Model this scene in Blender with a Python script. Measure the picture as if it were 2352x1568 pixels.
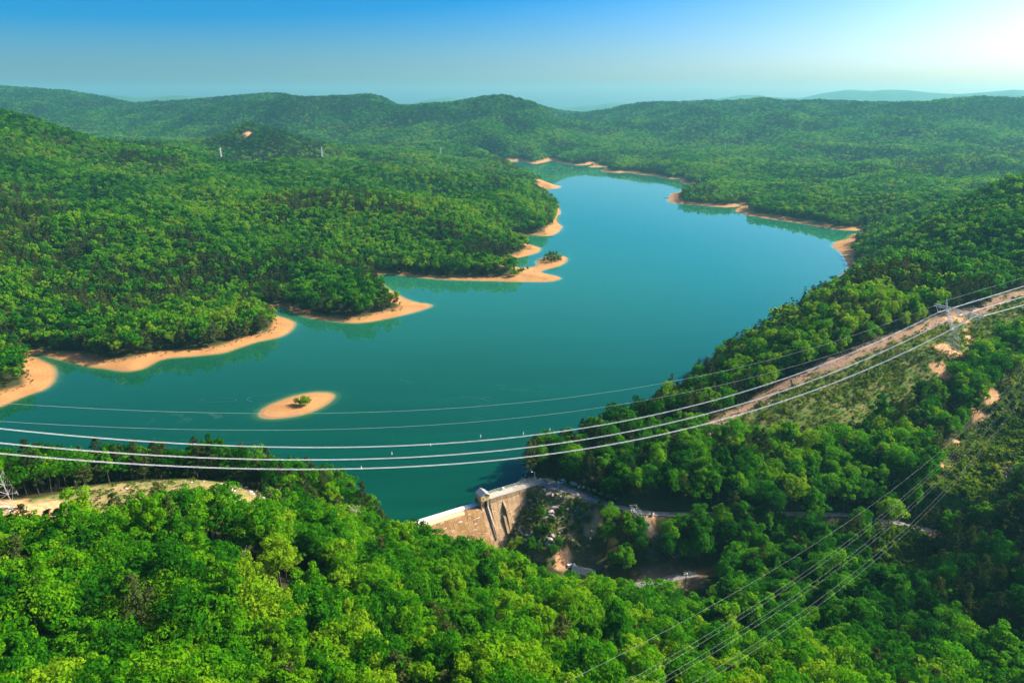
import bpy, math, random
import numpy as np
from mathutils import Vector

random.seed(7)
RNG = np.random.default_rng(11)
for o in list(bpy.data.objects):
    bpy.data.objects.remove(o)
scene = bpy.context.scene
COL = scene.collection

# ------------------------------------------------------------------ camera, sky, sun, exposure
CAM_H = 200.0
F = 1608.0                       # focal length for a picture 2352 x 1568
CX, CY = 1176.0, 784.0
PITCH = math.atan((784 - 245) / F)
cp, sp = math.cos(PITCH), math.sin(PITCH)
cam_d = bpy.data.cameras.new('camera'); cam = bpy.data.objects.new('camera', cam_d); COL.objects.link(cam)
cam.location = (0, 0, CAM_H); cam.rotation_euler = (math.pi / 2 - PITCH, 0, 0)
cam_d.sensor_width = 36; cam_d.lens = F / 2352 * 36; cam_d.clip_start = 1; cam_d.clip_end = 90000
scene.camera = cam

SUN_AZ, SUN_EL = math.radians(75), math.radians(36)
world = bpy.data.worlds.new('World'); scene.world = world; world.use_nodes = True
wn = world.node_tree.nodes; wl = world.node_tree.links
bg = wn['Background']; sky = wn.new('ShaderNodeTexSky'); sky.sky_type = 'NISHITA'
sky.sun_disc = False; sky.sun_elevation = SUN_EL; sky.sun_rotation = SUN_AZ
sky.altitude = 300; sky.air_density = 0.717; sky.dust_density = 3.67; sky.ozone_density = 2.48
gm = wn.new('ShaderNodeGamma'); gm.inputs[1].default_value = 1.44        # the photograph's strong blue
hs = wn.new('ShaderNodeHueSaturation'); hs.inputs['Saturation'].default_value = 1.68; hs.inputs['Hue'].default_value = .498
wl.new(sky.outputs[0], gm.inputs[0]); wl.new(gm.outputs[0], hs.inputs['Color']); wl.new(hs.outputs[0], bg.inputs[0]); bg.inputs[1].default_value = 0.0613
sun_d = bpy.data.lights.new('sun', 'SUN'); sun = bpy.data.objects.new('sun', sun_d); COL.objects.link(sun)
sun_d.energy = 5.0; sun_d.angle = math.radians(0.5); sun_d.color = (1.0, 0.94, 0.80)
sdir = Vector((math.cos(SUN_EL) * math.sin(SUN_AZ), math.cos(SUN_EL) * math.cos(SUN_AZ), math.sin(SUN_EL)))
sun.rotation_euler = sdir.to_track_quat('Z', 'Y').to_euler()
sun.location = (300, 300, 900)
vs = scene.view_settings
vs.view_transform = 'Standard'; vs.look = 'None'; vs.gamma = 1; vs.exposure = 0.85; vs.use_curve_mapping = False
cy = scene.cycles
cy.max_bounces = 5; cy.diffuse_bounces = 2; cy.glossy_bounces = 2; cy.transmission_bounces = 3
cy.volume_bounces = 0; cy.transparent_max_bounces = 8; cy.sample_clamp_indirect = 3
cy.use_denoising = True
HAZE = 0.000048

# ------------------------------------------------------------------ pixel <-> world helpers
def ray(px, py):
    a = (px - CX) / F; b = (CY - py) / F
    return a, cp + b * sp, -sp + b * cp
def PY(px, py, Y):               # the point seen at a pixel, Y metres ahead
    a, dy, dz = ray(px, py); t = Y / dy
    return (a * t, Y, CAM_H + dz * t)
def PZ(px, py, z):               # the point seen at a pixel, at height z
    a, dy, dz = ray(px, py); t = (z - CAM_H) / dz
    return (a * t, dy * t, z)
def project(x, y, z):
    x = np.asarray(x, float); y = np.asarray(y, float); z = np.asarray(z, float)
    d = y * cp - (z - CAM_H) * sp
    u = y * sp + (z - CAM_H) * cp
    return CX + F * x / d, CY - F * u / d, d

# ------------------------------------------------------------------ noise
_tab = np.random.default_rng(5).random((256, 256)).astype(np.float32)
def vnoise(x, y):
    xi = np.floor(x).astype(int); yi = np.floor(y).astype(int)
    fx = x - xi; fy = y - yi
    fx = fx * fx * (3 - 2 * fx); fy = fy * fy * (3 - 2 * fy)
    a = _tab[xi & 255, yi & 255]; b = _tab[(xi + 1) & 255, yi & 255]
    c = _tab[xi & 255, (yi + 1) & 255]; d = _tab[(xi + 1) & 255, (yi + 1) & 255]
    return (a * (1 - fx) + b * fx) * (1 - fy) + (c * (1 - fx) + d * fx) * fy
def fbm(x, y, scale, octv=4, seed=0):
    s = 0; amp = 1; tot = 0
    x = np.asarray(x, float) / scale + seed * 17.3; y = np.asarray(y, float) / scale + seed * 9.1
    for i in range(octv):
        s = s + amp * (vnoise(x, y) - 0.5) * 2; tot += amp; amp *= 0.5
        x, y = x * 1.6 + y * 1.2 + 3.1, -x * 1.2 + y * 1.6 + 7.7
    return s / tot
def sstep(v, a, b):
    t = np.clip((v - a) / (b - a), 0, 1); return t * t * (3 - 2 * t)

# ------------------------------------------------------------------ shoreline of the lake
LAKE_PX = [(-420, 1000), (-120, 975), (0, 934), (34, 919), (68, 905), (102, 895), (121, 879), (127, 864), (125, 844), (113, 836),
    (90, 826), (60, 812), (95, 812), (126, 823), (171, 832), (205, 842), (246, 846), (280, 852), (304, 852), (328, 847), (345, 838),
    (362, 828), (390, 821), (431, 819), (468, 815), (513, 811), (547, 799), (588, 785), (632, 777), (660, 767), (673, 753), (678, 743),
    (666, 734), (640, 727), (605, 715), (600, 704), (640, 704), (665, 709), (673, 720), (718, 731), (746, 735), (798, 741), (832, 742), (883, 733),
    (938, 721), (972, 711), (993, 703), (986, 698), (955, 695), (920, 682), (880, 655), (850, 632), (893, 629), (952, 637), (1027, 643),
    (1122, 645), (1191, 647), (1259, 648), (1290, 641), (1280, 634), (1252, 629), (1240, 624), (1252, 619), (1280, 613), (1297, 605),
    (1305, 593), (1293, 588), (1270, 585), (1246, 592), (1230, 601), (1235, 608), (1228, 613), (1201, 615), (1170, 612), (1140, 602), (1153, 595),
    (1167, 597), (1208, 588), (1235, 581), (1243, 572), (1235, 567), (1210, 560), (1170, 550), (1180, 540), (1225, 540), (1259, 543), (1280, 537), (1293, 521),
    (1287, 517), (1277, 508), (1280, 496), (1290, 489), (1283, 478), (1272, 462), (1254, 449), (1244, 441), (1239, 432), (1280, 434),
    (1292, 428), (1273, 425), (1250, 416), (1225, 406), (1191, 390), (1180, 379), (1150, 373), (1074, 369), (1074, 366), (1128, 366), (1140, 369), (1167, 371), (1201, 369),
    (1218, 377), (1245, 375), (1268, 367), (1275, 372), (1314, 380), (1355, 379.5), (1362, 373), (1366, 378), (1345, 385.6), (1396, 383), (1398, 387), (1372, 393),
    (1413, 397), (1449, 396), (1461, 401), (1498, 403), (1529, 411), (1566, 411), (1559, 421), (1590, 422), (1620, 428), (1580, 436),
    (1552, 443), (1537, 445), (1542, 449), (1531, 460), (1540, 467), (1584, 470), (1639, 475), (1676, 477), (1713, 472),
    (1685, 482), (1698, 491), (1742, 499), (1786, 506), (1841, 513), (1888, 524), (1962, 531), (1985, 526), (1990, 534), (1954, 538),
    (1949, 549), (1918, 555), (1910, 567), (1929, 577), (1940, 592), (1947, 609), (1953, 615)]
lake = [PZ(px, py, 0)[:2] for px, py in LAKE_PX]
lake += [(330, 745), (250, 640), (185, 560), (130, 485), (95, 440), (62, 400), (35, 372)]
lake += [PZ(px, py, 0)[:2] for px, py in [(1240, 1046), (1232, 1060), (1212, 1080), (1203, 1092), (1199, 1104)]]
# the dam axis (upstream edge of its crest)
DAM_R = Vector(PZ(1228, 1102, 4.5)[:2]); DAM_L0 = Vector(PZ(1100, 1152, 1.5)[:2])
dax = (DAM_R - DAM_L0).normalized(); dno = Vector((dax.y, -dax.x))        # dno points downstream
DAM_L = DAM_L0 - dax * 66
lake += [tuple(DAM_R - dax * 12 + dno * 1.0), tuple(DAM_L + dno * 1.0)]
lake += [PZ(px, py, 0)[:2] for px, py in [(850, 1172), (700, 1122), (550, 1090), (350, 1088), (150, 1102), (0, 1120), (-150, 1130), (-420, 1150)]]
LAKE = np.array(lake)
ISLE_PX = [(596, 951), (602, 958), (620, 960.5), (643, 959.7), (684, 954.6), (728, 941), (759, 922), (768, 908.5), (759, 902.6), (740, 901), (718, 901.6), (677, 908.5), (629, 925.5), (606, 938)]
ISLE = np.array([PZ(px, py, 0)[:2] for px, py in ISLE_PX])

def poly_smooth(P, n=2):
    for _ in range(n):
        Q = np.roll(P, -1, axis=0)
        P = np.stack([P * .75 + Q * .25, P * .25 + Q * .75], 1).reshape(-1, 2)
    return P
def inside(x, y, P):
    res = np.zeros(x.shape, bool)
    x1, y1 = P[-1]
    for x2, y2 in P:
        c = ((y1 > y) != (y2 > y))
        if c.any():
            res ^= c & (x < (x2 - x1) * (y - y1) / ((y2 - y1) if y2 != y1 else 1e-9) + x1)
        x1, y1 = x2, y2
    return res
def pdist(x, y, P, closed=True):
    d = np.full(x.shape, 1e9, np.float32)
    n = len(P)
    for i in range(n if closed else n - 1):
        ax, ay = P[i]; bx, by = P[(i + 1) % n]
        vx, vy = bx - ax, by - ay; L = vx * vx + vy * vy + 1e-9
        t = np.clip(((x - ax) * vx + (y - ay) * vy) / L, 0, 1)
        dx = x - ax - t * vx; dy = y - ay - t * vy
        np.minimum(d, dx * dx + dy * dy, out=d)
    return np.sqrt(d)
LAKE_S = poly_smooth(LAKE, 1)
ISLE_S = poly_smooth(ISLE, 2)

# ------------------------------------------------------------------ control points for the land
CT = []
def T(px, py, Y, h=15):
    x, y, z = PY(px, py, Y); CT.append((x, y, z - h))
def Z(px, py, z): CT.append(PZ(px, py, z))
def W(x, y, z): CT.append((x, y, z))
# near hill under the camera
for x, y, z in [(-300, 60, 86), (-160, 60, 84), (0, 60, 70), (160, 60, 44), (320, 60, 26),
        (-300, 130, 76), (-190, 130, 73), (-100, 130, 62), (0, 140, 46), (90, 150, 27), (170, 150, 14), (260, 150, 8),
        (-260, 200, 66), (-160, 200, 61), (-90, 205, 49), (-30, 205, 27), (30, 210, 12), (90, 215, -4), (150, 215, -8), (215, 200, 0), (290, 210, 4),
        (-60, 245, 22), (-20, 255, 5), (20, 262, -8), (60, 262, -16), (110, 260, -17), (-95, 262, 26), (-60, 285, 8), (-35, 290, 0), (-5, 280, -10)]:
    W(x, y, z)
for px, py, z in [(0, 1175, 57), (150, 1170, 54), (300, 1150, 51), (450, 1135, 47), (550, 1140, 42), (640, 1165, 35), (720, 1200, 27), (0, 1150, 57), (150, 1130, 53), (300, 1112, 48), (450, 1105, 43), (540, 1112, 37)]:
    Z(px, py, z)
for px, py, z in [(-50, 1120, 24), (150, 1098, 18), (350, 1078, 16), (530, 1078, 14), (650, 1110, 10), (800, 1165, 8), (900, 1200, 4)]:
    Z(px, py, z)
# dam valley
for px, py, z in [(1225, 1112, 4.2), (1250, 1106, 4.2), (1285, 1110, 4.2), (1300, 1138, 1.5), (1245, 1120, 3), (1215, 1125, 1), (1185, 1160, -6), (1175, 1190, -10), (1150, 1215, -15), (1200, 1250, -14), (1240, 1230, -9),
        (1300, 1185, -4), (1250, 1180, -4), (1340, 1205, -6), (1365, 1180, -2), (1382, 1163, 1), (1320, 1235, -10), (1285, 1262, -13), (1265, 1285, -17),
        (1385, 1195, -12), (1362, 1225, -17), (1330, 1262, -20), (1300, 1290, -21), (1335, 1312, -21), (1400, 1300, -20), (1430, 1245, -12), (1450, 1205, -5), (1120, 1235, -21), (1140, 1250, -21),
        (1160, 1275, -20), (1220, 1290, -20),
        (1310, 1128, 3.4), (1350, 1143, 2.6), (1400, 1159, 1.5), (1450, 1170, .6), (1490, 1180, 0), (1600, 1183, -1), (1700, 1180, -2), (1870, 1181, -5), (1950, 1183, -7), (1992, 1191, -8), (2047, 1199, -9), (2095, 1208, -10), (2150, 1222, -11),
        (1500, 1240, -9), (1515, 1334, -20), (1550, 1324, -20), (1603, 1317, -20), (1678, 1309, -19), (1702, 1298, -19), (1800, 1270, -17), (1883, 1247, -15), (1620, 1260, -14), (1750, 1225, -12),
        (1300, 1095, 7), (1350, 1115, 6), (1420, 1138, 4), (1400, 1080, 8), (1500, 1130, 3), (1330, 1050, 8), (1500, 1050, 8), (1600, 1110, 3),
        (1650, 1090, 6), (1800, 1090, 4), (2000, 1050, 3), (2000, 1120, -4), (1900, 1130, -2),
        (1650, 985, 16), (1900, 880, 28), (1770, 930, 22), (1700, 965, 18), (2000, 900, 27), (2180, 802, 42), (2352, 690, 40), (2150, 880, 28), (2352, 760, 34),
        (1850, 985, 17), (1950, 980, 17), (2100, 920, 22), (2280, 840, 30), (2352, 880, 24), (2250, 980, 10), (2170, 1080, 2), (2110, 1180, -8), (2200, 1000, 6),
        (2300, 1050, 9), (2352, 1150, 8), (2300, 1180, 3), (2300, 1290, -2), (2352, 1380, 3), (2200, 1300, -9), (2050, 1330, -14), (1900, 1400, -14), (2450, 1000, 15), (2500, 1250, 12), (2220, 1150, -2)]:
    Z(px, py, z)
# ridge right of the lake
for px, py, Y, h in [(1330, 930, 398, 16), (1450, 885, 415, 16), (1560, 835, 438, 16), (1660, 770, 470, 16), (1760, 702, 510, 16), (1860, 650, 555, 16), (1960, 598, 615, 16), (2100, 540, 700, 16), (2250, 487, 800, 16), (2352, 452, 880, 16), (2500, 410, 1050, 16)]:
    T(px, py, Y, h)
for x, y, z in [(250, 760, 9), (420, 900, 14), (560, 1000, 22), (700, 1150, 30)]: W(x, y, z)
# hills left of the lake
for px, py, Y in [(-500, 230, 1300), (-250, 235, 1400), (0, 247, 1500), (100, 275, 1550), (200, 306, 1650), (300, 328, 1750), (390, 345, 1850), (0, 400, 1100), (0, 550, 800), (0, 700, 620), (-250, 700, 560), (-250, 450, 900),
        (150, 620, 760), (300, 650, 700), (300, 500, 950), (300, 400, 1350), (600, 400, 1500), (600, 550, 900), (450, 600, 790), (800, 480, 1100), (800, 600, 820), (1000, 450, 1250), (1100, 400, 1700), (1000, 380, 2000),
        (1150, 470, 1220), (1100, 560, 930), (450, 350, 1800), (800, 375, 1900), (570, 292, 2300), (530, 300, 2280), (620, 303, 2300), (480, 320, 2260), (690, 330, 2250), (570, 368, 2000), (380, 345, 2150), (780, 350, 2200),
        (930, 600, 820), (560, 700, 690), (60, 780, 560), (800, 680, 725)]:
    T(px, py, Y)
for px, py, Y in [(570, 330, 2120)]: T(px, py, Y)
# valley floors and the far ridges
for px, py, Y in [(300, 338, 3000), (100, 330, 2900), (600, 345, 3000), (0, 197, 5000), (-300, 180, 5000), (-600, 190, 4800), (150, 207, 5000), (240, 221, 4900), (305, 236, 4800), (370, 232, 4400), (450, 228, 4300), (540, 219, 4200), (620, 214, 4150), (690, 223, 4200), (760, 221, 4100),
        (850, 215, 3900), (915, 240, 4000), (960, 240, 3750), (1050, 232, 3600), (1140, 219, 3500), (1190, 224, 3450), (1230, 236, 3500), (1290, 256, 3700), (1340, 259, 4200), (1400, 248, 4200), (1490, 234, 4200), (1560, 233, 4100), (1620, 230, 4000), (1690, 229, 3950), (1750, 225, 3900),
        (1800, 229, 3850), (1900, 231, 3700), (2050, 235, 3600), (2130, 233, 3500), (2200, 224, 3350), (2260, 221, 3300), (2352, 222, 3300), (2550, 220, 3300), (2900, 225, 3200),
        (1000, 350, 2600), (1200, 350, 2750), (1400, 350, 2900), (1600, 380, 2200), (1600, 330, 3000), (1900, 330, 2700), (1900, 400, 1900), (1750, 440, 1600), (2000, 480, 1250), (2100, 400, 1900), (2352, 400, 1800), (2352, 330, 2500), (2200, 450, 1400), (800, 340, 3000), (1000, 300, 3100),
        (2600, 330, 2500), (2600, 400, 1700), (0, 300, 3600), (300, 290, 3700), (1200, 300, 3100), (1300, 300, 3500), (1500, 290, 3500), (1800, 280, 3200), (2100, 280, 2950)]:
    T(px, py, Y, 12)
# beyond the ridges, and the mountains on the horizon
for k in range(-9, 10):
    a = k * 0.1
    for r, z in [(6300, 60), (8000, 20), (10000, 0), (14500, 20)]:
        W(r * math.sin(a), r * math.cos(a), z)
CTL = np.array(CT)

def lp(x, y):
    return np.arctan2(x, y), np.log(np.hypot(x, y))
cu, cv = lp(CTL[:, 0], CTL[:, 1])
cpts = np.stack([cu, cv], 1)
EPS = 0.02
def kern(r2): return np.sqrt(r2 + EPS * EPS)
A = kern(((cpts[:, None] - cpts[None]) ** 2).sum(-1)) - np.eye(len(cpts)) * 0.004
n = len(cpts)
M = np.zeros((n + 1, n + 1)); M[:n, :n] = A; M[:n, n] = 1; M[n, :n] = 1
wts = np.linalg.solve(M, np.append(CTL[:, 2], 0))
def rbf(u, v):
    out = np.full(u.shape, wts[n])
    for i in range(n):
        out += wts[i] * kern((u - cpts[i, 0]) ** 2 + (v - cpts[i, 1]) ** 2)
    return out

# ------------------------------------------------------------------ height grid in bearing and log distance
U = np.arange(-0.98, 0.981, 0.0036)
V = np.concatenate([np.arange(math.log(45), math.log(230), 0.012), np.arange(math.log(230), math.log(1300), 0.0055), np.arange(math.log(1300), math.log(6000), 0.009), np.arange(math.log(6000), math.log(15000), 0.025)])
UU, VV = np.meshgrid(U, V)
RR = np.exp(VV); GX = RR * np.sin(UU); GY = RR * np.cos(UU)
ZR = rbf(UU, VV)
near = (RR < 3400)
sd = np.full(RR.shape, 500.0)
xs, ys = GX[near], GY[near]
d1 = pdist(xs, ys, LAKE_S); d1 = np.where(inside(xs, ys, LAKE_S), -d1, d1)
d2 = pdist(xs, ys, ISLE_S); d2 = np.where(inside(xs, ys, ISLE_S), d2, -d2)
sd[near] = np.maximum(d1, d2)                 # > 0 on land
isl = np.zeros(RR.shape, bool); isl[near] = d2 > 0
dam_c = Vector(PZ(1150, 1170, 0)[:2])
ddam = np.hypot(GX - dam_c.x, GY - dam_c.y)
wsh = 6 + 84 * sstep(ddam, 70, 200)
wsh = np.where(RR < 330, np.minimum(wsh, 40), wsh)
fac = sstep(sd, 0, wsh)
relief = (fbm(GX, GY, 420, 5, 1) * 40 - np.abs(fbm(GX, GY, 650, 4, 9)) * 70 + 18) * sstep(ZR, 30, 110) * sstep(RR, 900, 2200) * (1 - sstep(RR, 9000, 15000))
rid = (1 - np.abs(fbm(GX, GY, 700, 4, 3)) * 2.6) * 42 * sstep(ZR, 50, 150) * sstep(RR, 2200, 3000) * (1 - sstep(RR, 6500, 9000))
mid = (fbm(GX, GY, 190, 4, 2) * 24 - np.abs(fbm(GX, GY, 320, 3, 7)) * 56 + 13) * sstep(RR, 480, 800) * (1 - sstep(RR, 2500, 3500)) * sstep(sd, 10, 120)
small = fbm(GX, GY, 26, 4, 4) * 1.2 * sstep(sd, 6, 40) * (1 - sstep(RR, 900, 1500))
farz = 0
land = ZR + relief + rid - 20 * (sstep(ZR, 50, 150) * sstep(RR, 2200, 3000)) + mid + small + farz
land = np.where((RR > 400) & (RR < 3400), np.maximum(land, 4 + 0 * land), land)
beach = 0.11 * np.clip(sd, 0, 26) + 0.04 * fbm(GX, GY, 9, 3, 5) * np.clip(sd, 0, 6)
GZ = np.where(sd > 0, beach * (1 - 0.9 * fac) + land * fac, -np.minimum(-sd * 0.16, 14))
GZ = np.where(isl, 0.10 * np.clip(sd, 0, 18), GZ)
GZ = np.where((sd <= 0) & near, np.minimum(GZ, -0.02), GZ)
# the ground meets the downstream face of the dam
REL = (GX - DAM_L0.x) * dno.x + (GY - DAM_L0.y) * dno.y; ALO = (GX - DAM_L0.x) * dax.x + (GY - DAM_L0.y) * dax.y
face = np.interp(REL, [-2, 2, 5, 9, 18, 22], [-1.5, -2, -4, -9, -22, -22])
gline = np.interp(ALO, [-30, -24, -10, 3, 12, 22, 30, 36], [4, -8, -20, -20, -9, -2, 3, 4.2])
tgt = np.maximum(np.minimum(face, 30), -21.5)
blend = (1 - sstep(REL, 16, 26)) * (REL > 0.5) * sstep(ALO, -34, -27) * (1 - sstep(ALO, 30, 34))
cap_ = np.where(REL < 9, np.maximum(face, np.minimum(gline, 4 - REL * .9)), gline)
cap_ = np.where(ALO < 4, np.where(REL < 18, np.minimum(face, gline), gline), np.minimum(gline, face + 60))
GZ = np.where(blend > 0, GZ * (1 - blend) + np.minimum(GZ, cap_) * blend, GZ)

def bump(px, py, Y, rad, h=14):
    global GZ
    x, y, z = PY(px, py, Y); cur = float(GLK(x, y)); d2_ = (GX - x) ** 2 + (GY - y) ** 2
    GZ = GZ + (z - h - cur) * np.exp(-d2_ / rad ** 2)
def lookup(grid, x, y):
    x = np.asarray(x, float); y = np.asarray(y, float)
    u, v = lp(x, y)
    iu = np.clip((u - U[0]) / (U[1] - U[0]), 0, len(U) - 1.001)
    iv = np.clip(np.interp(v, V, np.arange(len(V))), 0, len(V) - 1.001)
    i0 = iu.astype(int); j0 = iv.astype(int); fu = iu - i0; fv = iv - j0
    return (grid[j0, i0] * (1 - fu) + grid[j0, i0 + 1] * fu) * (1 - fv) + (grid[j0 + 1, i0] * (1 - fu) + grid[j0 + 1, i0 + 1] * fu) * fv
def GLK(x, y): return lookup(GZ, x, y)
for a in [(570, 289, 2250, 130), (525, 303, 2230, 90), (630, 312, 2230, 100), (470, 322, 2230, 90), (690, 330, 2220, 100), (570, 288, 2250, 70)]: bump(*a)
# far and near skylines: lift or lower each ridge so that its crest stands where it does in the photograph
def skyline(pts, r0, r1, h, soft):
    global GZ
    P = np.array(pts, float); a = (P[:, 0] - CX) / F; b_ = (CY - P[:, 1]) / F
    dy = cp + b_ * sp; dz = -sp + b_ * cp
    u_ = np.arctan2(a, dy); e_ = dz / np.hypot(a, dy)
    o_ = np.argsort(u_); u_, e_ = u_[o_], e_[o_]
    m = (V > math.log(r0)) & (V < math.log(r1)); rows = np.where(m)[0]
    wcol = np.clip((U - u_[0]) / .03, 0, 1) * np.clip((u_[-1] - U) / .03, 0, 1)
    for it in range(4):
        el = (GZ[rows] + h - CAM_H) / RR[rows]; k = rows[np.argmax(el, axis=0)]
        cur = el.max(axis=0); want = np.interp(U, u_, e_); rk = np.exp(V[k])
        ks = np.convolve(np.pad(V[k], 12, 'edge'), np.ones(25) / 25, 'valid')
        dz_ = (want - cur) * rk * wcol * .8
        if it == 3: print('skyline error px', np.abs((want - cur) * F * wcol).max().round(1))
        GZ = GZ + dz_[None] * np.exp(-((VV - ks[None]) / soft) ** 2)
skyline([(-60, 190), (0, 197), (150, 207), (240, 221), (310, 236), (370, 232), (450, 228), (540, 219), (620, 213), (655, 215), (690, 222), (740, 222), (760, 220), (800, 219), (850, 215), (880, 222), (915, 241), (960, 241), (1010, 237), (1050, 232), (1100, 222), (1140, 218), (1165, 219), (1190, 225), (1230, 237), (1290, 257), (1340, 260), (1400, 249),
    (1440, 239), (1490, 234), (1560, 233), (1620, 229), (1690, 230), (1750, 224), (1800, 230), (1900, 231), (2000, 234), (2050, 235), (2130, 233), (2200, 224), (2230, 221), (2260, 220), (2300, 222), (2352, 224), (2450, 222)], 2900, 7400, 16, .09)
skyline([(-80, 232), (0, 247), (50, 258), (100, 275), (150, 292), (200, 306), (250, 320), (300, 330), (350, 338), (400, 347)], 1250, 1950, 16, .10)
mtn = np.array([(-60, 236), (150, 236), (225, 220), (245, 217), (300, 223), (340, 226), (400, 219), (450, 222), (500, 222), (560, 228), (760, 236), (900, 241), (950, 237), (990, 228), (1030, 224), (1060, 228), (1140, 240), (1240, 248), (1300, 247), (1370, 242), (1400, 237), (1440, 236), (1490, 238), (1600, 234), (1700, 219), (1740, 218), (1780, 224), (1840, 225), (1890, 214), (1950, 206), (2000, 209), (2040, 206),
    (2080, 207), (2140, 213), (2200, 216), (2260, 212), (2330, 206), (2400, 210), (2600, 215)], float)
_a = (mtn[:, 0] - CX) / F; _b = (CY - mtn[:, 1]) / F; _dy = cp + _b * sp; _dz = -sp + _b * cp
_want = np.interp(U, np.arctan2(_a, _dy), _dz / np.hypot(_a, _dy))
prof = np.exp(-((RR - 12000) / 1500) ** 2)
GZ = np.where(RR > 7600, np.maximum(-20 + 0 * GZ, (CAM_H + _want[None] * RR) * prof + (fbm(GX, GY, 1100, 4, 51) * 60 - 40) * prof * (1 - prof) * 4), GZ)
def H(x, y): return float(lookup(GZ, x, y))
def GP(px, py, tmin=120, lift=0.0):           # where the view ray of a pixel meets the land
    a, dy, dz = ray(px, py)
    t = np.concatenate([np.arange(tmin, 1200, 1.0), np.arange(1200, 6000, 6.0)])
    x = a * t; y = dy * t; z = CAM_H + dz * t
    h = np.maximum(lookup(GZ, x, y), -30) + lift
    k = np.argmax(z < h)
    if k == 0: k = len(t) - 1
    z0, z1 = z[k - 1] - h[k - 1], z[k] - h[k]
    tt = t[k - 1] + (t[k] - t[k - 1]) * z0 / (z0 - z1 + 1e-9)
    return (a * tt, dy * tt, CAM_H + dz * tt)
def wpoly(pts): return np.array([GP(*p)[:2] for p in pts])

# ------------------------------------------------------------------ zones of the land
ROW1 = wpoly([(1623, 990), (1685, 938), (1770, 897), (1838, 860), (1934, 820), (2026, 779), (2109, 748), (2190, 716), (2266, 702), (2352, 669), (2430, 640),
    (2430, 740), (2352, 772), (2300, 795), (2272, 812), (2235, 845), (2205, 862), (2190, 885), (2165, 905), (2125, 920), (2085, 950), (2040, 970), (2005, 992), (1965, 1014),
    (1895, 1030), (1838, 1032), (1770, 1028), (1702, 1030), (1665, 1035), (1640, 1030)])
CLEAR = wpoly([(-60, 1200), (-60, 1158), (35, 1154), (137, 1134), (239, 1112), (393, 1101), (512, 1105), (581, 1124), (640, 1142), (665, 1170), (640, 1215), (560, 1215), (480, 1195), (420, 1195), (300, 1235), (140, 1245), (-60, 1250)])
ROW2 = wpoly([(2430, 790), (2352, 850), (2300, 891), (2259, 939), (2248, 973), (2197, 1014), (2163, 1066), (2129, 1117), (2108, 1165), (2085, 1195), (2120, 1215), (2175, 1210), (2235, 1215), (2295, 1180), (2350, 1110), (2430, 1050), (2520, 990)])
SHRUB = wpoly([(2000, 1222), (2070, 1216), (2135, 1228), (2160, 1300), (2130, 1370), (2060, 1390), (2000, 1350), (1975, 1290)])
ROCKY = wpoly([(1207, 1122), (1247, 1114), (1295, 1130), (1382, 1160), (1386, 1180), (1374, 1222), (1350, 1256), (1312, 1282), (1280, 1306), (1240, 1300), (1190, 1275), (1150, 1262), (1128, 1245), (1135, 1205), (1160, 1180)])
YARD = wpoly([(1285, 1294), (1310, 1268), (1345, 1256), (1385, 1272), (1400, 1300), (1400, 1340), (1340, 1350), (1300, 1330)])
LOWER = wpoly([(1470, 1210), (1500, 1200), (1520, 1290), (1640, 1300), (1610, 1345), (1480, 1350), (1450, 1310), (1490, 1290)])
BARE = [wpoly(p) for p in [[(545, 318), (570, 302), (590, 310), (575, 320)], [(500, 345), (520, 336), (530, 342), (505, 352)], [(95, 318), (108, 308), (112, 320)]]]
# unwooded sand spits
SPIT = np.array([PZ(px, py, 0)[:2] for px, py in [(1206, 611), (1245, 590), (1320, 580), (1330, 650), (1180, 652), (1160, 640), (1190, 628)]])
def blob(P, x, y, soft=4):
    d = pdist(x, y, P); return np.where(inside(x, y, P), 1.0, 0.0) * 1 + 0 * d, d
BW = [(0, 905, 17), (110, 850, 20), (60, 815, 5), (250, 830, 12), (300, 840, 22), (330, 835, 20), (430, 812, 13), (550, 790, 13), (660, 745, 16), (630, 715, 4), (720, 725, 8), (800, 735, 11), (900, 720, 15),
      (980, 703, 34), (900, 640, 4), (950, 634, 8), (1120, 640, 12), (1230, 640, 40), (1160, 600, 9), (1235, 573, 16), (1200, 545, 5), (1285, 530, 18), (1289, 505, 4), (1280, 470, 3), (1285, 430, 40), (1245, 440, 8),
      (1300, 375, 16), (1370, 385, 24), (1440, 396, 20), (1560, 412, 14), (1535, 455, 26), (1640, 473, 14), (1700, 478, 22), (1850, 515, 24), (1960, 529, 14), (1918, 562, 30), (1945, 600, 12)]
bwp = np.array([PZ(a, b, 0)[:2] for a, b, c in BW]); bwv = np.array([c for a, b, c in BW], float)
def beachw(x, y):
    u, v = lp(x, y); pu, pv = lp(bwp[:, 0], bwp[:, 1])
    num = np.zeros(x.shape); den = np.full(x.shape, 1e-9)
    for k in range(len(bwv)):
        w_ = 1 / ((u - pu[k]) ** 2 + (v - pv[k]) ** 2 + 1e-6) ** 2
        num += w_ * bwv[k]; den += w_
    w = num / den
    w = np.where((x > -500) & (y < 420) & (x < 60), 1.5, w)
    w = np.where((x > 20) & (y < 760) & (x < 400) & (y > 330), 2, w)
    return w * (1 + 0.25 * fbm(x, y, 25, 2, 8))
BWG = np.zeros(RR.shape); BWG[near] = beachw(xs, ys)

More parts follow.
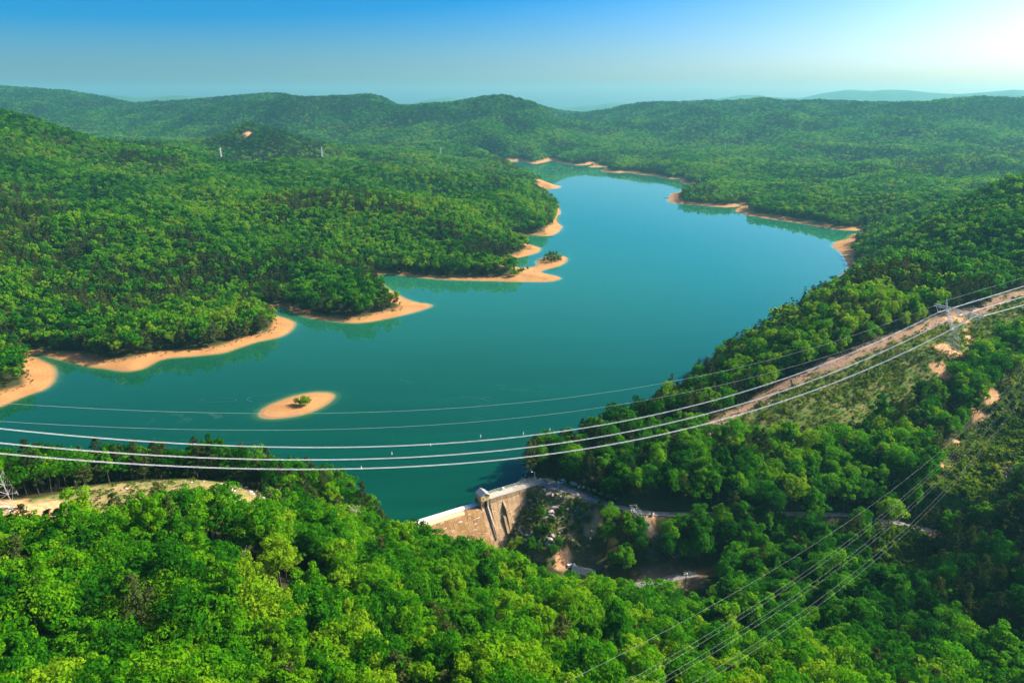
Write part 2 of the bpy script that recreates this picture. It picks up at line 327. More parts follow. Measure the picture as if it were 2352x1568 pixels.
def zone(P, m=near, soft=3.0):
    g = np.zeros(RR.shape)
    x0, y0 = P.min(0) - 10; x1, y1 = P.max(0) + 10
    mm = (GX > x0) & (GX < x1) & (GY > y0) & (GY < y1)
    if mm.any():
        x, y = GX[mm], GY[mm]
        wob = fbm(x, y, 6, 3, 9) * 2.5
        d = pdist(x, y, P); d = np.where(inside(x, y, P), d, -d) + wob
        g[mm] = sstep(d, -soft, soft)
    return g
z_row1 = zone(ROW1); z_clear = zone(CLEAR); z_row2 = zone(ROW2); z_shrub = zone(SHRUB); z_rocky = zone(ROCKY, soft=1.5); z_yard = zone(YARD, soft=1.5); z_low = zone(LOWER)
z_bare = np.maximum.reduce([zone(b, soft=8) for b in BARE])
z_spit = zone(SPIT, soft=1)
# rough, ledgy ground on the rocky slope
GZ += z_rocky * (fbm(GX, GY, 9, 4, 12) * 1.3 + np.abs(fbm(GX, GY, 17, 3, 13)) * 1.6) * sstep(ddam, 12, 26)
sand_z = np.where(sd > -30, 1 - sstep(sd - BWG, 0, 6), 0) * near * (RR > 425) * sstep(sd, -40, -6)
sand_z = np.maximum(sand_z, isl * 1.0)
# pink felled strip along the upper edge of the first clearing and the earth round the pylons
EDGE = wpoly([(1623, 995), (1690, 946), (1770, 904), (1838, 868), (1934, 827), (2026, 787), (2109, 756), (2190, 724), (2266, 708), (2352, 676), (2430, 645)])
mm = (GX > 60) & (GX < 620) & (GY > 330) & (GY < 760)
slash = np.zeros(RR.shape); slash[mm] = 1 - sstep(pdist(GX[mm], GY[mm], EDGE, closed=False) + fbm(GX[mm], GY[mm], 8, 3, 21) * 3, 2.5, 7.5)
bare = np.zeros(RR.shape)
def spot(px, py, r, g=None):
    x, y, z = GP(px, py)
    global bare
    d = np.hypot(GX - x, GY - y) + fbm(GX, GY, 5, 3, 22) * r * .5
    bare = np.maximum(bare, 1 - sstep(d, r * .6, r))
for a in [(2175, 800, 10), (2190, 806, 9), (2180, 730, 7), (2210, 735, 6), (2222, 760, 4), (2225, 775, 4), (2228, 790, 4), (2150, 1218, 5), (2165, 850, 8), (2275, 910, 8), (2250, 955, 6), (2210, 1020, 6), (2165, 1070, 6), (2180, 1055, 5), (1835, 1250, 7), (1490, 1200, 3), (1370, 1192, 3.5), (1366, 1204, 3.5), (1360, 1216, 3.5), (1296, 1282, 4), (1288, 1290, 4), (1304, 1272, 3), (60, 1172, 10), (10, 1168, 12), (110, 1165, 8)]:
    spot(*a)
slash = np.maximum(slash, z_low * .55)
grass_z = np.maximum.reduce([z_row1, z_clear, z_row2 * .9, z_shrub])

# roads: flatten the land beneath them
ROAD_UP_PX = [(1213, 1109, 2.6), (1230, 1104, 3.0), (1250, 1108, 5.0), (1278, 1115, 5.0), (1305, 1126, 3.0), (1350, 1143, 2.1), (1400, 1159, 2.0), (1450, 1170, 2.0), (1490, 1178, 2.0), (1600, 1181, 2), (1700, 1179, 2), (1870, 1180, 2.0), (1951, 1182, 2.0), (1992, 1191, 2.6), (2047, 1199, 2.2), (2095, 1208, 2.2), (2150, 1222, 2.2)]
ROAD_LO_PX = [(1352, 1325, 3.4), (1400, 1345, 2.4), (1470, 1343, 2.2), (1516, 1334, 2.2), (1550, 1325, 2.2), (1603, 1317, 2.2), (1678, 1308, 2.2), (1710, 1296, 2.2), (1800, 1270, 2.0), (1883, 1247, 2.0), (1940, 1228, 2.0), (1985, 1207, 3.2), (1995, 1194, 2.4)]
def road_path(ptsx, zs=None):
    P = [PZ(a, b, z) for (a, b, w), z in zip(ptsx, zs)]; Wd = [w for a, b, w in ptsx]
    pts = []
    for i in range(len(P) - 1):
        p0 = np.array(P[max(i - 1, 0)]); p1 = np.array(P[i]); p2 = np.array(P[i + 1]); p3 = np.array(P[min(i + 2, len(P) - 1)])
        m = max(2, int(np.linalg.norm(p2 - p1) / 2.5))
        for k in range(m):
            t = k / m
            q = 0.5 * (2 * p1 + (p2 - p0) * t + (2 * p0 - 5 * p1 + 4 * p2 - p3) * t * t + (-p0 + 3 * p1 - 3 * p2 + p3) * t ** 3)
            pts.append((q[0], q[1], q[2], Wd[i] * (1 - t) + Wd[i + 1] * t))
    pts.append((*P[-1], Wd[-1]))
    a = np.array(pts)
    zz = a[:, 2].copy()
    for _ in range(14):
        zz[1:-1] = (zz[:-2] + zz[1:-1] * 2 + zz[2:]) / 4
    a[:, 2] = zz
    return a
road_up = road_path(ROAD_UP_PX, [4.5, 4.5, 4.4, 4.2, 3.4, 2.6, 1.6, .6, 0, -1, -2, -5, -7, -8, -9, -10, -11])
road_lo = road_path(ROAD_LO_PX, [-20.9, -20.6, -20.3, -20, -20, -20, -19, -19, -17, -15, -12, -9, -8])
z_road = np.zeros(RR.shape)
for rp in (road_up, road_lo):
    for x, y, z, w in rp:
        m = (np.abs(GX - x) < w + 7) & (np.abs(GY - y) < w + 7)
        if m.any():
            d = np.hypot(GX[m] - x, GY[m] - y)
            k = 1 - sstep(d, w + 1.6, w + 5)
            GZ[m] = GZ[m] * (1 - k) + (z - 0.06) * k
            z_road[m] = np.maximum(z_road[m], 1 - sstep(d, w + .3, w + 1.8))
NOTREE = np.maximum.reduce([z_row1, z_clear, z_row2, z_shrub, z_rocky, z_yard, z_low, z_bare * .9, z_spit, z_road])

# ------------------------------------------------------------------ object helpers
def new_mesh(name, verts, faces, mats=(), smooth=False):
    me = bpy.data.meshes.new(name)
    verts = np.asarray(verts, np.float32)
    if isinstance(faces, np.ndarray):
        nf, k = faces.shape
        me.vertices.add(len(verts)); me.vertices.foreach_set('co', verts.ravel())
        me.loops.add(nf * k); me.loops.foreach_set('vertex_index', faces.ravel().astype(np.int32))
        me.polygons.add(nf); me.polygons.foreach_set('loop_start', np.arange(0, nf * k, k, dtype=np.int32))
        me.update(calc_edges=True)
    else:
        me.from_pydata([tuple(v) for v in verts.tolist()], [], faces)
    for m in mats: me.materials.append(m)
    me.polygons.foreach_set('use_smooth', np.full(len(me.polygons), smooth))
    me.update()
    return me
def link(name, me, parent=None, loc=None, rz=None, label=None, cat=None, group=None, kind=None):
    o = bpy.data.objects.new(name, me); COL.objects.link(o)
    if parent is not None: o.parent = parent
    if loc is not None: o.location = loc
    if rz is not None: o.rotation_euler = (0, 0, rz)
    if label: o['label'] = label
    if cat: o['category'] = cat
    if group: o['group'] = group
    if kind: o['kind'] = kind
    return o
class MB:
    """collects boxes, prisms and bars into one mesh"""
    def __init__(s): s.v = []; s.f = []; s.m = []
    def add(s, vs, fs, mi=0):
        b = len(s.v); s.v += [tuple(p) for p in vs]; s.f += [tuple(b + i for i in f) for f in fs]; s.m += [mi] * len(fs)
    def box(s, x0, x1, y0, y1, z0, z1, mi=0):
        s.add([(x0, y0, z0), (x1, y0, z0), (x1, y1, z0), (x0, y1, z0), (x0, y0, z1), (x1, y0, z1), (x1, y1, z1), (x0, y1, z1)],
              [(3, 2, 1, 0), (4, 5, 6, 7), (0, 1, 5, 4), (1, 2, 6, 5), (2, 3, 7, 6), (3, 0, 4, 7)], mi)
    def bar(s, p, q, r, n=4, r2=None, mi=0, cap=True):
        p = Vector(p); q = Vector(q); d = (q - p)
        if d.length < 1e-6: return
        d.normalize(); up = Vector((0, 0, 1)) if abs(d.z) < .95 else Vector((1, 0, 0))
        a = d.cross(up).normalized(); b = a.cross(d); r2 = r if r2 is None else r2
        vs = []
        for c, rr in ((p, r), (q, r2)):
            for k in range(n):
                t = 2 * math.pi * (k + .5) / n; vs.append(c + a * math.cos(t) * rr + b * math.sin(t) * rr)
        fs = [(k, (k + 1) % n, n + (k + 1) % n, n + k) for k in range(n)]
        if cap: fs += [tuple(range(n))[::-1], tuple(range(n, 2 * n))]
        s.add(vs, fs, mi)
    def path(s, pts, r, n=4):
        pts = [Vector(p) for p in pts]; m = len(pts); vs = []
        for i, p in enumerate(pts):
            d = (pts[min(i + 1, m - 1)] - pts[max(i - 1, 0)]).normalized()
            a = d.cross(Vector((0, 0, 1))).normalized(); b = a.cross(d)
            for k in range(n):
                t = 2 * math.pi * (k + .5) / n; vs.append(p + a * math.cos(t) * r + b * math.sin(t) * r)
        fs = [(i * n + k, i * n + (k + 1) % n, (i + 1) * n + (k + 1) % n, (i + 1) * n + k) for i in range(m - 1) for k in range(n)]
        s.add(vs, fs)
    def prism(s, prof, y0, y1, mi=0, axis='y'):
        n_ = len(prof)
        vs = [(x, y0, z) for x, z in prof] + [(x, y1, z) for x, z in prof]
        fs = [(k, (k + 1) % n_, n_ + (k + 1) % n_, n_ + k) for k in range(n_)] + [tuple(range(n_))[::-1], tuple(range(n_, 2 * n_))]
        if axis == 'x': vs = [(y, x, z) for x, y, z in vs]; fs = [f[::-1] for f in fs]
        s.add(vs, fs, mi)
    def mesh(s, name, mats, smooth=False):
        me = bpy.data.meshes.new(name); me.from_pydata(s.v, [], s.f)
        for m in (mats if isinstance(mats, (list, tuple)) else [mats]): me.materials.append(m)
        if any(s.m): me.polygons.foreach_set('material_index', s.m)
        me.polygons.foreach_set('use_smooth', [smooth] * len(me.polygons)); me.update(); return me
def empty(name, loc, rz=0, label=None, cat=None, group=None):
    o = link(name, None, loc=loc, rz=rz, label=label, cat=cat, group=group); o.empty_display_size = 1; return o
def copy_tree(o, parent=None):
    c = o.copy(); COL.objects.link(c)
    if parent is not None: c.parent = parent
    for ch in [x for x in KIDS.get(o.name, [])]:
        copy_tree(ch, c)
    return c
KIDS = {}
def child(parent, name, me, **k):
    o = link(name, me, parent=parent, **k); KIDS.setdefault(parent.name, []).append(o); return o

# ------------------------------------------------------------------ materials
def mat(name):
    m = bpy.data.materials.new(name); m.use_nodes = True
    nt = m.node_tree; b = nt.nodes['Principled BSDF']; return m, nt.nodes, nt.links, b
def flat(name, col, rough=.7, metal=0, noise=0.0, nscale=3.0, col2=None, bump=0.0, spec=.3):
    m, N, L, b = mat(name)
    b.inputs['Base Color'].default_value = (*col, 1); b.inputs['Roughness'].default_value = rough; b.inputs['Metallic'].default_value = metal
    b.inputs['Specular IOR Level'].default_value = spec
    if noise or col2:
        tc = N.new('ShaderNodeTexCoord'); nz = N.new('ShaderNodeTexNoise'); nz.inputs['Scale'].default_value = nscale; nz.inputs['Detail'].default_value = 6
        L.new(tc.outputs['Object'], nz.inputs['Vector'])
        mx = N.new('ShaderNodeMix'); mx.data_type = 'RGBA'
        mx.inputs[6].default_value = (*col, 1); mx.inputs[7].default_value = (*(col2 or [c * (1 - noise) for c in col]), 1)
        cr = N.new('ShaderNodeMapRange'); cr.inputs[1].default_value = .4; cr.inputs[2].default_value = .62
        L.new(nz.outputs[0], cr.inputs[0]); L.new(cr.outputs[0], mx.inputs[0]); L.new(mx.outputs[2], b.inputs['Base Color'])
        if bump:
            bp = N.new('ShaderNodeBump'); bp.inputs['Strength'].default_value = bump; L.new(nz.outputs[0], bp.inputs['Height']); L.new(bp.outputs[0], b.inputs['Normal'])
    return m
def ramp(N, stops):
    r = N.new('ShaderNodeValToRGB'); e = r.color_ramp.elements
    e[0].position, e[0].color = stops[0][0], (*stops[0][1], 1); e[1].position, e[1].color = stops[-1][0], (*stops[-1][1], 1)
    for p, c in stops[1:-1]:
        x = e.new(p); x.color = (*c, 1)
    return r
def leafmat(name, stops, trans=.45, glow=1.5, ridge=.36):
    """foliage: tone varies per tree, per leaf spray and over the hillsides"""
    m, N, L, b = mat(name); N.remove(b); out = N['Material Output']
    oi = N.new('ShaderNodeObjectInfo'); at = N.new('ShaderNodeAttribute'); at.attribute_name = 'tone'
    nz = N.new('ShaderNodeTexNoise'); nz.inputs['Scale'].default_value = .006; nz.inputs['Detail'].default_value = 5
    L.new(oi.outputs['Location'], nz.inputs['Vector'])
    a1 = N.new('ShaderNodeMath'); a1.operation = 'MULTIPLY_ADD'; a1.inputs[1].default_value = .75; a1.inputs[2].default_value = -0.62
    ge = N.new('ShaderNodeMath'); ge.operation = 'GREATER_THAN'; ge.inputs[1].default_value = .5; L.new(oi.outputs['Object Index'], ge.inputs[0])
    dv = N.new('ShaderNodeMath'); dv.operation = 'DIVIDE'; dv.inputs[1].default_value = 100; L.new(oi.outputs['Object Index'], dv.inputs[0])
    mf = N.new('ShaderNodeMix'); mf.data_type = 'FLOAT'; L.new(ge.outputs[0], mf.inputs[0]); L.new(oi.outputs['Random'], mf.inputs[2]); L.new(dv.outputs[0], mf.inputs[3])
    L.new(mf.outputs[0], a1.inputs[0])
    a2 = N.new('ShaderNodeMath'); a2.operation = 'MULTIPLY_ADD'; a2.inputs[1].default_value = 1.7
    L.new(nz.outputs[0], a2.inputs[0]); L.new(a1.outputs[0], a2.inputs[2])
    a3 = N.new('ShaderNodeMath'); a3.operation = 'MULTIPLY_ADD'; a3.inputs[1].default_value = .35
    L.new(at.outputs['Fac'], a3.inputs[0]); L.new(a2.outputs[0], a3.inputs[2])
    a4 = N.new('ShaderNodeMath'); a4.operation = 'SUBTRACT'; a4.inputs[1].default_value = .2; L.new(a3.outputs[0], a4.inputs[0])
    sz = N.new('ShaderNodeSeparateXYZ'); L.new(oi.outputs['Location'], sz.inputs[0])
    el = N.new('ShaderNodeMapRange'); el.inputs[1].default_value = 55; el.inputs[2].default_value = 190; el.inputs[4].default_value = ridge; L.new(sz.outputs[2], el.inputs[0])
    a5 = N.new('ShaderNodeMath'); a5.operation = 'SUBTRACT'; L.new(a4.outputs[0], a5.inputs[0]); L.new(el.outputs[0], a5.inputs[1])
    r = ramp(N, stops); L.new(a5.outputs[0], r.inputs[0])
    d = N.new('ShaderNodeBsdfDiffuse'); t = N.new('ShaderNodeBsdfTranslucent'); mx = N.new('ShaderNodeMixShader'); mx.inputs[0].default_value = trans
    g = N.new('ShaderNodeMix'); g.data_type = 'RGBA'; g.blend_type = 'MULTIPLY'; g.inputs[0].default_value = 1; g.inputs[7].default_value = (glow * 1.1, glow, glow * .35, 1)
    L.new(r.outputs[0], g.inputs[6]); L.new(r.outputs[0], d.inputs[0]); L.new(g.outputs[2], t.inputs[0])
    L.new(d.outputs[0], mx.inputs[1]); L.new(t.outputs[0], mx.inputs[2]); L.new(mx.outputs[0], out.inputs[0])
    return m
M_BROAD = leafmat('broadleaf_foliage', [(0.0, (.007, .055, .004)), (.25, (.018, .12, .004)), (.5, (.044, .205, .003)), (.78, (.105, .29, .004)), (1.0, (.19, .33, .010))])
M_PINE = leafmat('pine_needles', [(0.0, (.022, .042, .012)), (.4, (.04, .068, .016)), (.75, (.065, .095, .02)), (1.0, (.10, .12, .03))], trans=.2)
M_SHRUB = leafmat('shrub_foliage', [(0.0, (.035, .09, .01)), (.35, (.06, .15, .012)), (.7, (.12, .22, .018)), (1.0, (.20, .24, .04))])
M_DEAD = leafmat('brown_twigs', [(0.0, (.07, .06, .035)), (1.0, (.16, .13, .08))], trans=.1)
M_BARK = flat('bark', (.09, .075, .06), .9, noise=.5, nscale=2)
M_PALE = flat('pale_wood', (.42, .36, .30), .85, noise=.35, nscale=1.2)
M_ROCK = flat('quartzite', (.50, .43, .36), .9, col2=(.22, .18, .14), nscale=.7, bump=.6)
M_ROCKW = flat('pale_quartzite', (.58, .53, .47), .9, col2=(.28, .25, .21), nscale=.9, bump=.5)

def ground_mat():
    m, N, L, b = mat('land'); b.inputs['Roughness'].default_value = .95; b.inputs['Specular IOR Level'].default_value = .1
    tc = N.new('ShaderNodeTexCoord')
    def noise(s, det=5, rough=.6):
        n_ = N.new('ShaderNodeTexNoise'); n_.inputs['Scale'].default_value = s; n_.inputs['Detail'].default_value = det; n_.inputs['Roughness'].default_value = rough
        L.new(tc.outputs['Object'], n_.inputs['Vector']); return n_.outputs[0]
    def mixc(f, a, c):
        x = N.new('ShaderNodeMix'); x.data_type = 'RGBA'
        L.new(f, x.inputs[0])
        for s, v in ((6, a), (7, c)):
            if isinstance(v, tuple): x.inputs[s].default_value = (*v, 1)
            else: L.new(v, x.inputs[s])
        return x.outputs[2]
    def mr(v, a, c):
        x = N.new('ShaderNodeMapRange'); x.inputs[1].default_value = a; x.inputs[2].default_value = c; L.new(v, x.inputs[0]); return x.outputs[0]
    z1 = N.new('ShaderNodeAttribute'); z1.attribute_name = 'zone_a'; s1 = N.new('ShaderNodeSeparateColor'); L.new(z1.outputs['Color'], s1.inputs[0])
    z2 = N.new('ShaderNodeAttribute'); z2.attribute_name = 'zone_b'; s2 = N.new('ShaderNodeSeparateColor'); L.new(z2.outputs['Color'], s2.inputs[0])
    z3 = N.new('ShaderNodeAttribute'); z3.attribute_name = 'zone_c'; s3 = N.new('ShaderNodeSeparateColor'); L.new(z3.outputs['Color'], s3.inputs[0])
    litter = mixc(mr(noise(.25), .35, .65), (.055, .045, .018), (.03, .05, .012))
    far = mixc(mr(noise(.004, 8, .7), .4, .6), (.02, .06, .01), (.035, .10, .012))
    base = mixc(s2.outputs[1], litter, far)
    # sand: horizontal drawdown lines follow the height
    sep = N.new('ShaderNodeSeparateXYZ'); L.new(tc.outputs['Object'], sep.inputs[0])
    wv = N.new('ShaderNodeMath'); wv.operation = 'MULTIPLY_ADD'; wv.inputs[1].default_value = 15; L.new(sep.outputs[2], wv.inputs[0]); wn_ = N.new('ShaderNodeMath'); wn_.operation = 'MULTIPLY'; wn_.inputs[1].default_value = 7; L.new(noise(.09, 4), wn_.inputs[0]); L.new(wn_.outputs[0], wv.inputs[2])
    sn = N.new('ShaderNodeMath'); sn.operation = 'SINE'; L.new(wv.outputs[0], sn.inputs[0])
    sandc = mixc(mr(sn.outputs[0], -1.6, 1.6), (.42, .205, .068), (.48, .26, .098))
    sandc = mixc(mr(noise(.06, 6), .4, .7), sandc, (.36, .165, .055))
    wet = mr(sep.outputs[2], .30, .05)
    sandc = mixc(wet, sandc, (.30, .17, .07))
    base = mixc(s1.outputs[0], base, sandc)
    gr = mixc(mr(noise(.13, 8, .7), .44, .62), (.075, .14, .020), (.19, .165, .055))
    gr = mixc(mr(noise(.7, 6, .7), .5, .7), gr, (.035, .075, .012))
    dry = mixc(mr(noise(.10, 8, .7), .40, .58), (.34, .25, .10), (.11, .15, .035))
    dry = mixc(mr(noise(.5, 6, .7), .5, .68), dry, (.42, .25, .12))
    gr = mixc(s3.outputs[0], gr, dry)
    gr = mixc(s3.outputs[1], gr, mixc(mr(noise(.35, 8, .7), .4, .62), (.085, .19, .02), (.15, .24, .035)))
    base = mixc(s1.outputs[1], base, gr)
    sl = mixc(mr(noise(.45, 8, .75), .4, .62), (.36, .215, .15), (.20, .135, .085))
    base = mixc(s1.outputs[2], base, sl)
    rk = mixc(mr(noise(.30, 8, .7), .40, .66), (.075, .095, .025), (.27, .21, .14))
    rk = mixc(mr(noise(.12, 5, .6), .5, .62), rk, (.17, .13, .06))
    base = mixc(s2.outputs[0], base, rk)
    base = mixc(s2.outputs[2], base, mixc(mr(noise(.5, 6), .4, .65), (.55, .27, .12), (.62, .42, .22)))
    L.new(base, b.inputs['Base Color'])
    bp = N.new('ShaderNodeBump'); bp.inputs['Strength'].default_value = .5; bp.inputs['Distance'].default_value = .6
    L.new(noise(.9, 8, .7), bp.inputs['Height']); L.new(bp.outputs[0], b.inputs['Normal'])
    return m
M_LAND = ground_mat()

# ------------------------------------------------------------------ land
nr, nc = RR.shape
verts = np.stack([GX, GY, GZ], -1).reshape(-1, 3)
idx = np.arange(nr * nc).reshape(nr, nc)
faces = np.stack([idx[:-1, :-1], idx[:-1, 1:], idx[1:, 1:], idx[1:, :-1]], -1).reshape(-1, 4)[:, ::-1]
me = new_mesh('ground', verts, faces, [M_LAND], smooth=True)
def cattr(me, name, r, g, b_):
    a = me.color_attributes.new(name, 'FLOAT_COLOR', 'POINT')
    a.data.foreach_set('color', np.stack([r, g, b_, np.ones_like(r)], -1).reshape(-1).astype(np.float32))
cattr(me, 'zone_a', sand_z * (1 - z_clear), grass_z, slash)
cattr(me, 'zone_b', np.maximum(z_rocky, z_yard * .6), sstep(RR, 2500, 3500), np.maximum(bare, z_bare))
cattr(me, 'zone_c', z_clear, np.maximum(z_row2, z_shrub), z_clear * 0)
link('ground', me, kind='structure')

# ------------------------------------------------------------------ water
mw, N, L, b = mat('lake_water')
b.inputs['Roughness'].default_value = .03; b.inputs['IOR'].default_value = 1.33; b.inputs['Specular IOR Level'].default_value = .5
at = N.new('ShaderNodeAttribute'); at.attribute_name = 'shallow'
rw = ramp(N, [(0.0, (.001, .050, .025)), (.25, (.003, .056, .026)), (.6, (.03, .09, .03)), (.85, (.20, .17, .06)), (1.0, (.38, .24, .10))])
L.new(at.outputs['Fac'], rw.inputs[0])
tc = N.new('ShaderNodeTexCoord')
mp = N.new('ShaderNodeMapping'); mp.inputs['Rotation'].default_value = (0, 0, .45); mp.inputs['Scale'].default_value = (.004, .03, 1); L.new(tc.outputs['Object'], mp.inputs[0])
nz = N.new('ShaderNodeTexNoise'); nz.inputs['Scale'].default_value = 1; nz.inputs['Detail'].default_value = 7; nz.inputs['Distortion'].default_value = 1.6; L.new(mp.outputs[0], nz.inputs['Vector'])
mr_ = N.new('ShaderNodeMapRange'); mr_.inputs[1].default_value = .3; mr_.inputs[2].default_value = .7; mr_.inputs[3].default_value = .9; mr_.inputs[4].default_value = 1.12; L.new(nz.outputs[0], mr_.inputs[0])
mm_ = N.new('ShaderNodeVectorMath'); mm_.operation = 'SCALE'; L.new(rw.outputs[0], mm_.inputs[0]); L.new(mr_.outputs[0], mm_.inputs['Scale'])
# sky reflection partly put into the water colour: paler towards the lake head
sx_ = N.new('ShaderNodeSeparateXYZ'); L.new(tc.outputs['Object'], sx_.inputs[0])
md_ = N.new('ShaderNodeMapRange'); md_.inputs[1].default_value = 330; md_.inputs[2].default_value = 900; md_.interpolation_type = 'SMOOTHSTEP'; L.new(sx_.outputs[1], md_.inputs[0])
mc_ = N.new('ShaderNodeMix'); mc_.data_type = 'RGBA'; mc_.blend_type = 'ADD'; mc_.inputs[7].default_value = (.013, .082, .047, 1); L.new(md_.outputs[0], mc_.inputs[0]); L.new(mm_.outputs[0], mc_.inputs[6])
mp2 = N.new('ShaderNodeMapping'); mp2.inputs['Rotation'].default_value = (0, 0, -.35); mp2.inputs['Scale'].default_value = (.006, .017, 1); L.new(tc.outputs['Object'], mp2.inputs[0])
ns = N.new('ShaderNodeTexNoise'); ns.inputs['Scale'].default_value = 1; ns.inputs['Detail'].default_value = 6; ns.inputs['Distortion'].default_value = 2.2; L.new(mp2.outputs[0], ns.inputs['Vector'])
sa = N.new('ShaderNodeMath'); sa.operation = 'SUBTRACT'; sa.inputs[1].default_value = .5; L.new(ns.outputs[0], sa.inputs[0]); sb_ = N.new('ShaderNodeMath'); sb_.operation = 'ABSOLUTE'; L.new(sa.outputs[0], sb_.inputs[0])
sc_ = N.new('ShaderNodeMapRange'); sc_.inputs[1].default_value = .009; sc_.inputs[2].default_value = .001; L.new(sb_.outputs[0], sc_.inputs[0])
nm2 = N.new('ShaderNodeTexNoise'); nm2.inputs['Scale'].default_value = .008; nm2.inputs['Detail'].default_value = 4; L.new(tc.outputs['Object'], nm2.inputs['Vector'])
sm2 = N.new('ShaderNodeMapRange'); sm2.inputs[1].default_value = .52; sm2.inputs[2].default_value = .66; sm2.inputs[4].default_value = .06; L.new(nm2.outputs[0], sm2.inputs[0])
smul = N.new('ShaderNodeMath'); smul.operation = 'MULTIPLY'; L.new(sc_.outputs[0], smul.inputs[0]); L.new(sm2.outputs[0], smul.inputs[1])
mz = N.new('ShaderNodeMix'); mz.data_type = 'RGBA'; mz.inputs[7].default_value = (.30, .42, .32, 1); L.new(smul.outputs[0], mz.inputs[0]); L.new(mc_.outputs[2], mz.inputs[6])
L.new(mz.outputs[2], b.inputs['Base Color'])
n2 = N.new('ShaderNodeTexNoise'); n2.inputs['Scale'].default_value = .5; n2.inputs['Detail'].default_value = 3; L.new(tc.outputs['Object'], n2.inputs['Vector'])
bp = N.new('ShaderNodeBump'); bp.inputs['Strength'].default_value = .006; bp.inputs['Distance'].default_value = .5; L.new(n2.outputs[0], bp.inputs['Height']); L.new(bp.outputs[0], b.inputs['Normal'])
wet = (sd < 3.5) & near
keep = wet[:-1, :-1] | wet[:-1, 1:] | wet[1:, 1:] | wet[1:, :-1]
fw = np.stack([idx[:-1, :-1], idx[:-1, 1:], idx[1:, 1:], idx[1:, :-1]], -1)[keep][:, ::-1]
used, inv = np.unique(fw, return_inverse=True)
wv_ = verts[used].copy(); wv_[:, 2] = 0
# keep the sheet behind the dam
rel = (wv_[:, 0] - DAM_L0.x) * dno.x + (wv_[:, 1] - DAM_L0.y) * dno.y
al = (wv_[:, 0] - DAM_L0.x) * dax.x + (wv_[:, 1] - DAM_L0.y) * dax.y
cut = (rel > 1.6) & (al > -75) & (al < 60)
wv_[cut, 0] -= (rel[cut] - 1.6) * dno.x; wv_[cut, 1] -= (rel[cut] - 1.6) * dno.y
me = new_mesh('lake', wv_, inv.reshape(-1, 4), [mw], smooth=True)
sh = sd.reshape(-1)[used]
a = me.attributes.new('shallow', 'FLOAT', 'POINT')
shv = np.clip(np.exp(np.minimum(sh, 0) / 5.0), 0, 1)
alr = (verts[used][:, 0] < 400) & (verts[used][:, 1] < 430)
isl_near = np.hypot(verts[used][:, 0] - ISLE[:, 0].mean(), verts[used][:, 1] - ISLE[:, 1].mean()) < 45
shv = np.where(alr & ~isl_near, shv * .15, shv)
a.data.foreach_set('value', shv.astype(np.float32))
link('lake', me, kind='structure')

#@@HAZE
# ------------------------------------------------------------------ haze
hb = MB(); hb.box(-15500, 15500, -600, 15500, -60, 580)
mh = bpy.data.materials.new('haze_air'); mh.use_nodes = True; N = mh.node_tree.nodes; L = mh.node_tree.links; N.remove(N['Principled BSDF'])
pv = N.new('ShaderNodeVolumePrincipled'); pv.inputs['Color'].default_value = (.28, .88, 1, 1); pv.inputs['Density'].default_value = HAZE; pv.inputs['Anisotropy'].default_value = .19
L.new(pv.outputs[0], N['Material Output'].inputs['Volume'])
link('haze', hb.mesh('haze', mh), kind='stuff')

# ------------------------------------------------------------------ tree shapes
def leaf_quads(P, Nn, size, rng, asp=.75, tone=None):
    """one kite-shaped leaf spray at each point P facing Nn"""
    n_ = len(P)
    a = np.cross(Nn, rng.normal(size=(n_, 3))); a /= np.linalg.norm(a, axis=1, keepdims=True) + 1e-9
    b_ = np.cross(Nn, a)
    s = size * rng.uniform(.6, 1.35, (n_, 1))
    v = np.stack([P - a * s, P - b_ * s * asp + Nn * s * .25, P + a * s * rng.uniform(.7, 1.1, (n_, 1)), P + b_ * s * asp + Nn * s * .25], 1).reshape(-1, 3)
    f = np.arange(n_ * 4).reshape(-1, 4)
    return v, f
def crown_mesh(name, seed, R, Hc, z0, nl, per, size, mat_, flat_top=.0):
    rng = np.random.default_rng(seed)
    k = np.arange(nl) + .5
    ph = k * 2.399963 + rng.uniform(0, 6); cz = 1 - k / nl * 1.45
    cz = np.clip(cz, -1, 1); sr = np.sqrt(1 - cz * cz)
    D = np.stack([sr * np.cos(ph), sr * np.sin(ph), cz], 1) + rng.normal(size=(nl, 3)) * .16
    rad = rng.uniform(.5, .98, nl)[:, None]
    C = D * rad * np.array([R, R, Hc / 2]); C[:, 2] *= (1 - flat_top * .3)
    C[:, :2] *= rng.uniform(.85, 1.15, 2)
    lr = R * rng.uniform(.19, .34, nl)
    Ps, Ns, Ts = [], [], []
    for i in range(nl):
        m = int(per * (lr[i] / (R * .28)) ** 2)
        d = rng.normal(size=(m, 3)); d[:, 2] += .35; d /= np.linalg.norm(d, axis=1, keepdims=True)
        p = C[i] + d * lr[i] * np.array([1, 1, .8]) * rng.uniform(.72, 1.12, (m, 1))
        dist = np.linalg.norm((p[:, None] - C[None]) / lr[None, :, None], axis=2); dist[:, i] = 9
        ok = dist.min(1) > .72
        p, d = p[ok], d[ok]
        nn = d + rng.normal(size=d.shape) * .34; nn /= np.linalg.norm(nn, axis=1, keepdims=True)
        Ps.append(p); Ns.append(nn); Ts.append(np.full(len(p), rng.uniform(.2, .8)) + rng.uniform(-.25, .25, len(p)))
    P = np.concatenate(Ps); Nn = np.concatenate(Ns); Tn = np.concatenate(Ts)
    P[:, 2] += z0 + Hc / 2
    v, f = leaf_quads(P, Nn, size, rng)
    me = new_mesh(name, v, f, [mat_])
    a_ = me.attributes.new('tone', 'FLOAT', 'POINT'); a_.data.foreach_set('value', np.repeat(np.clip(Tn, 0, 1), 4).astype(np.float32))
    return me, C + np.array([0, 0, z0 + Hc / 2]), lr
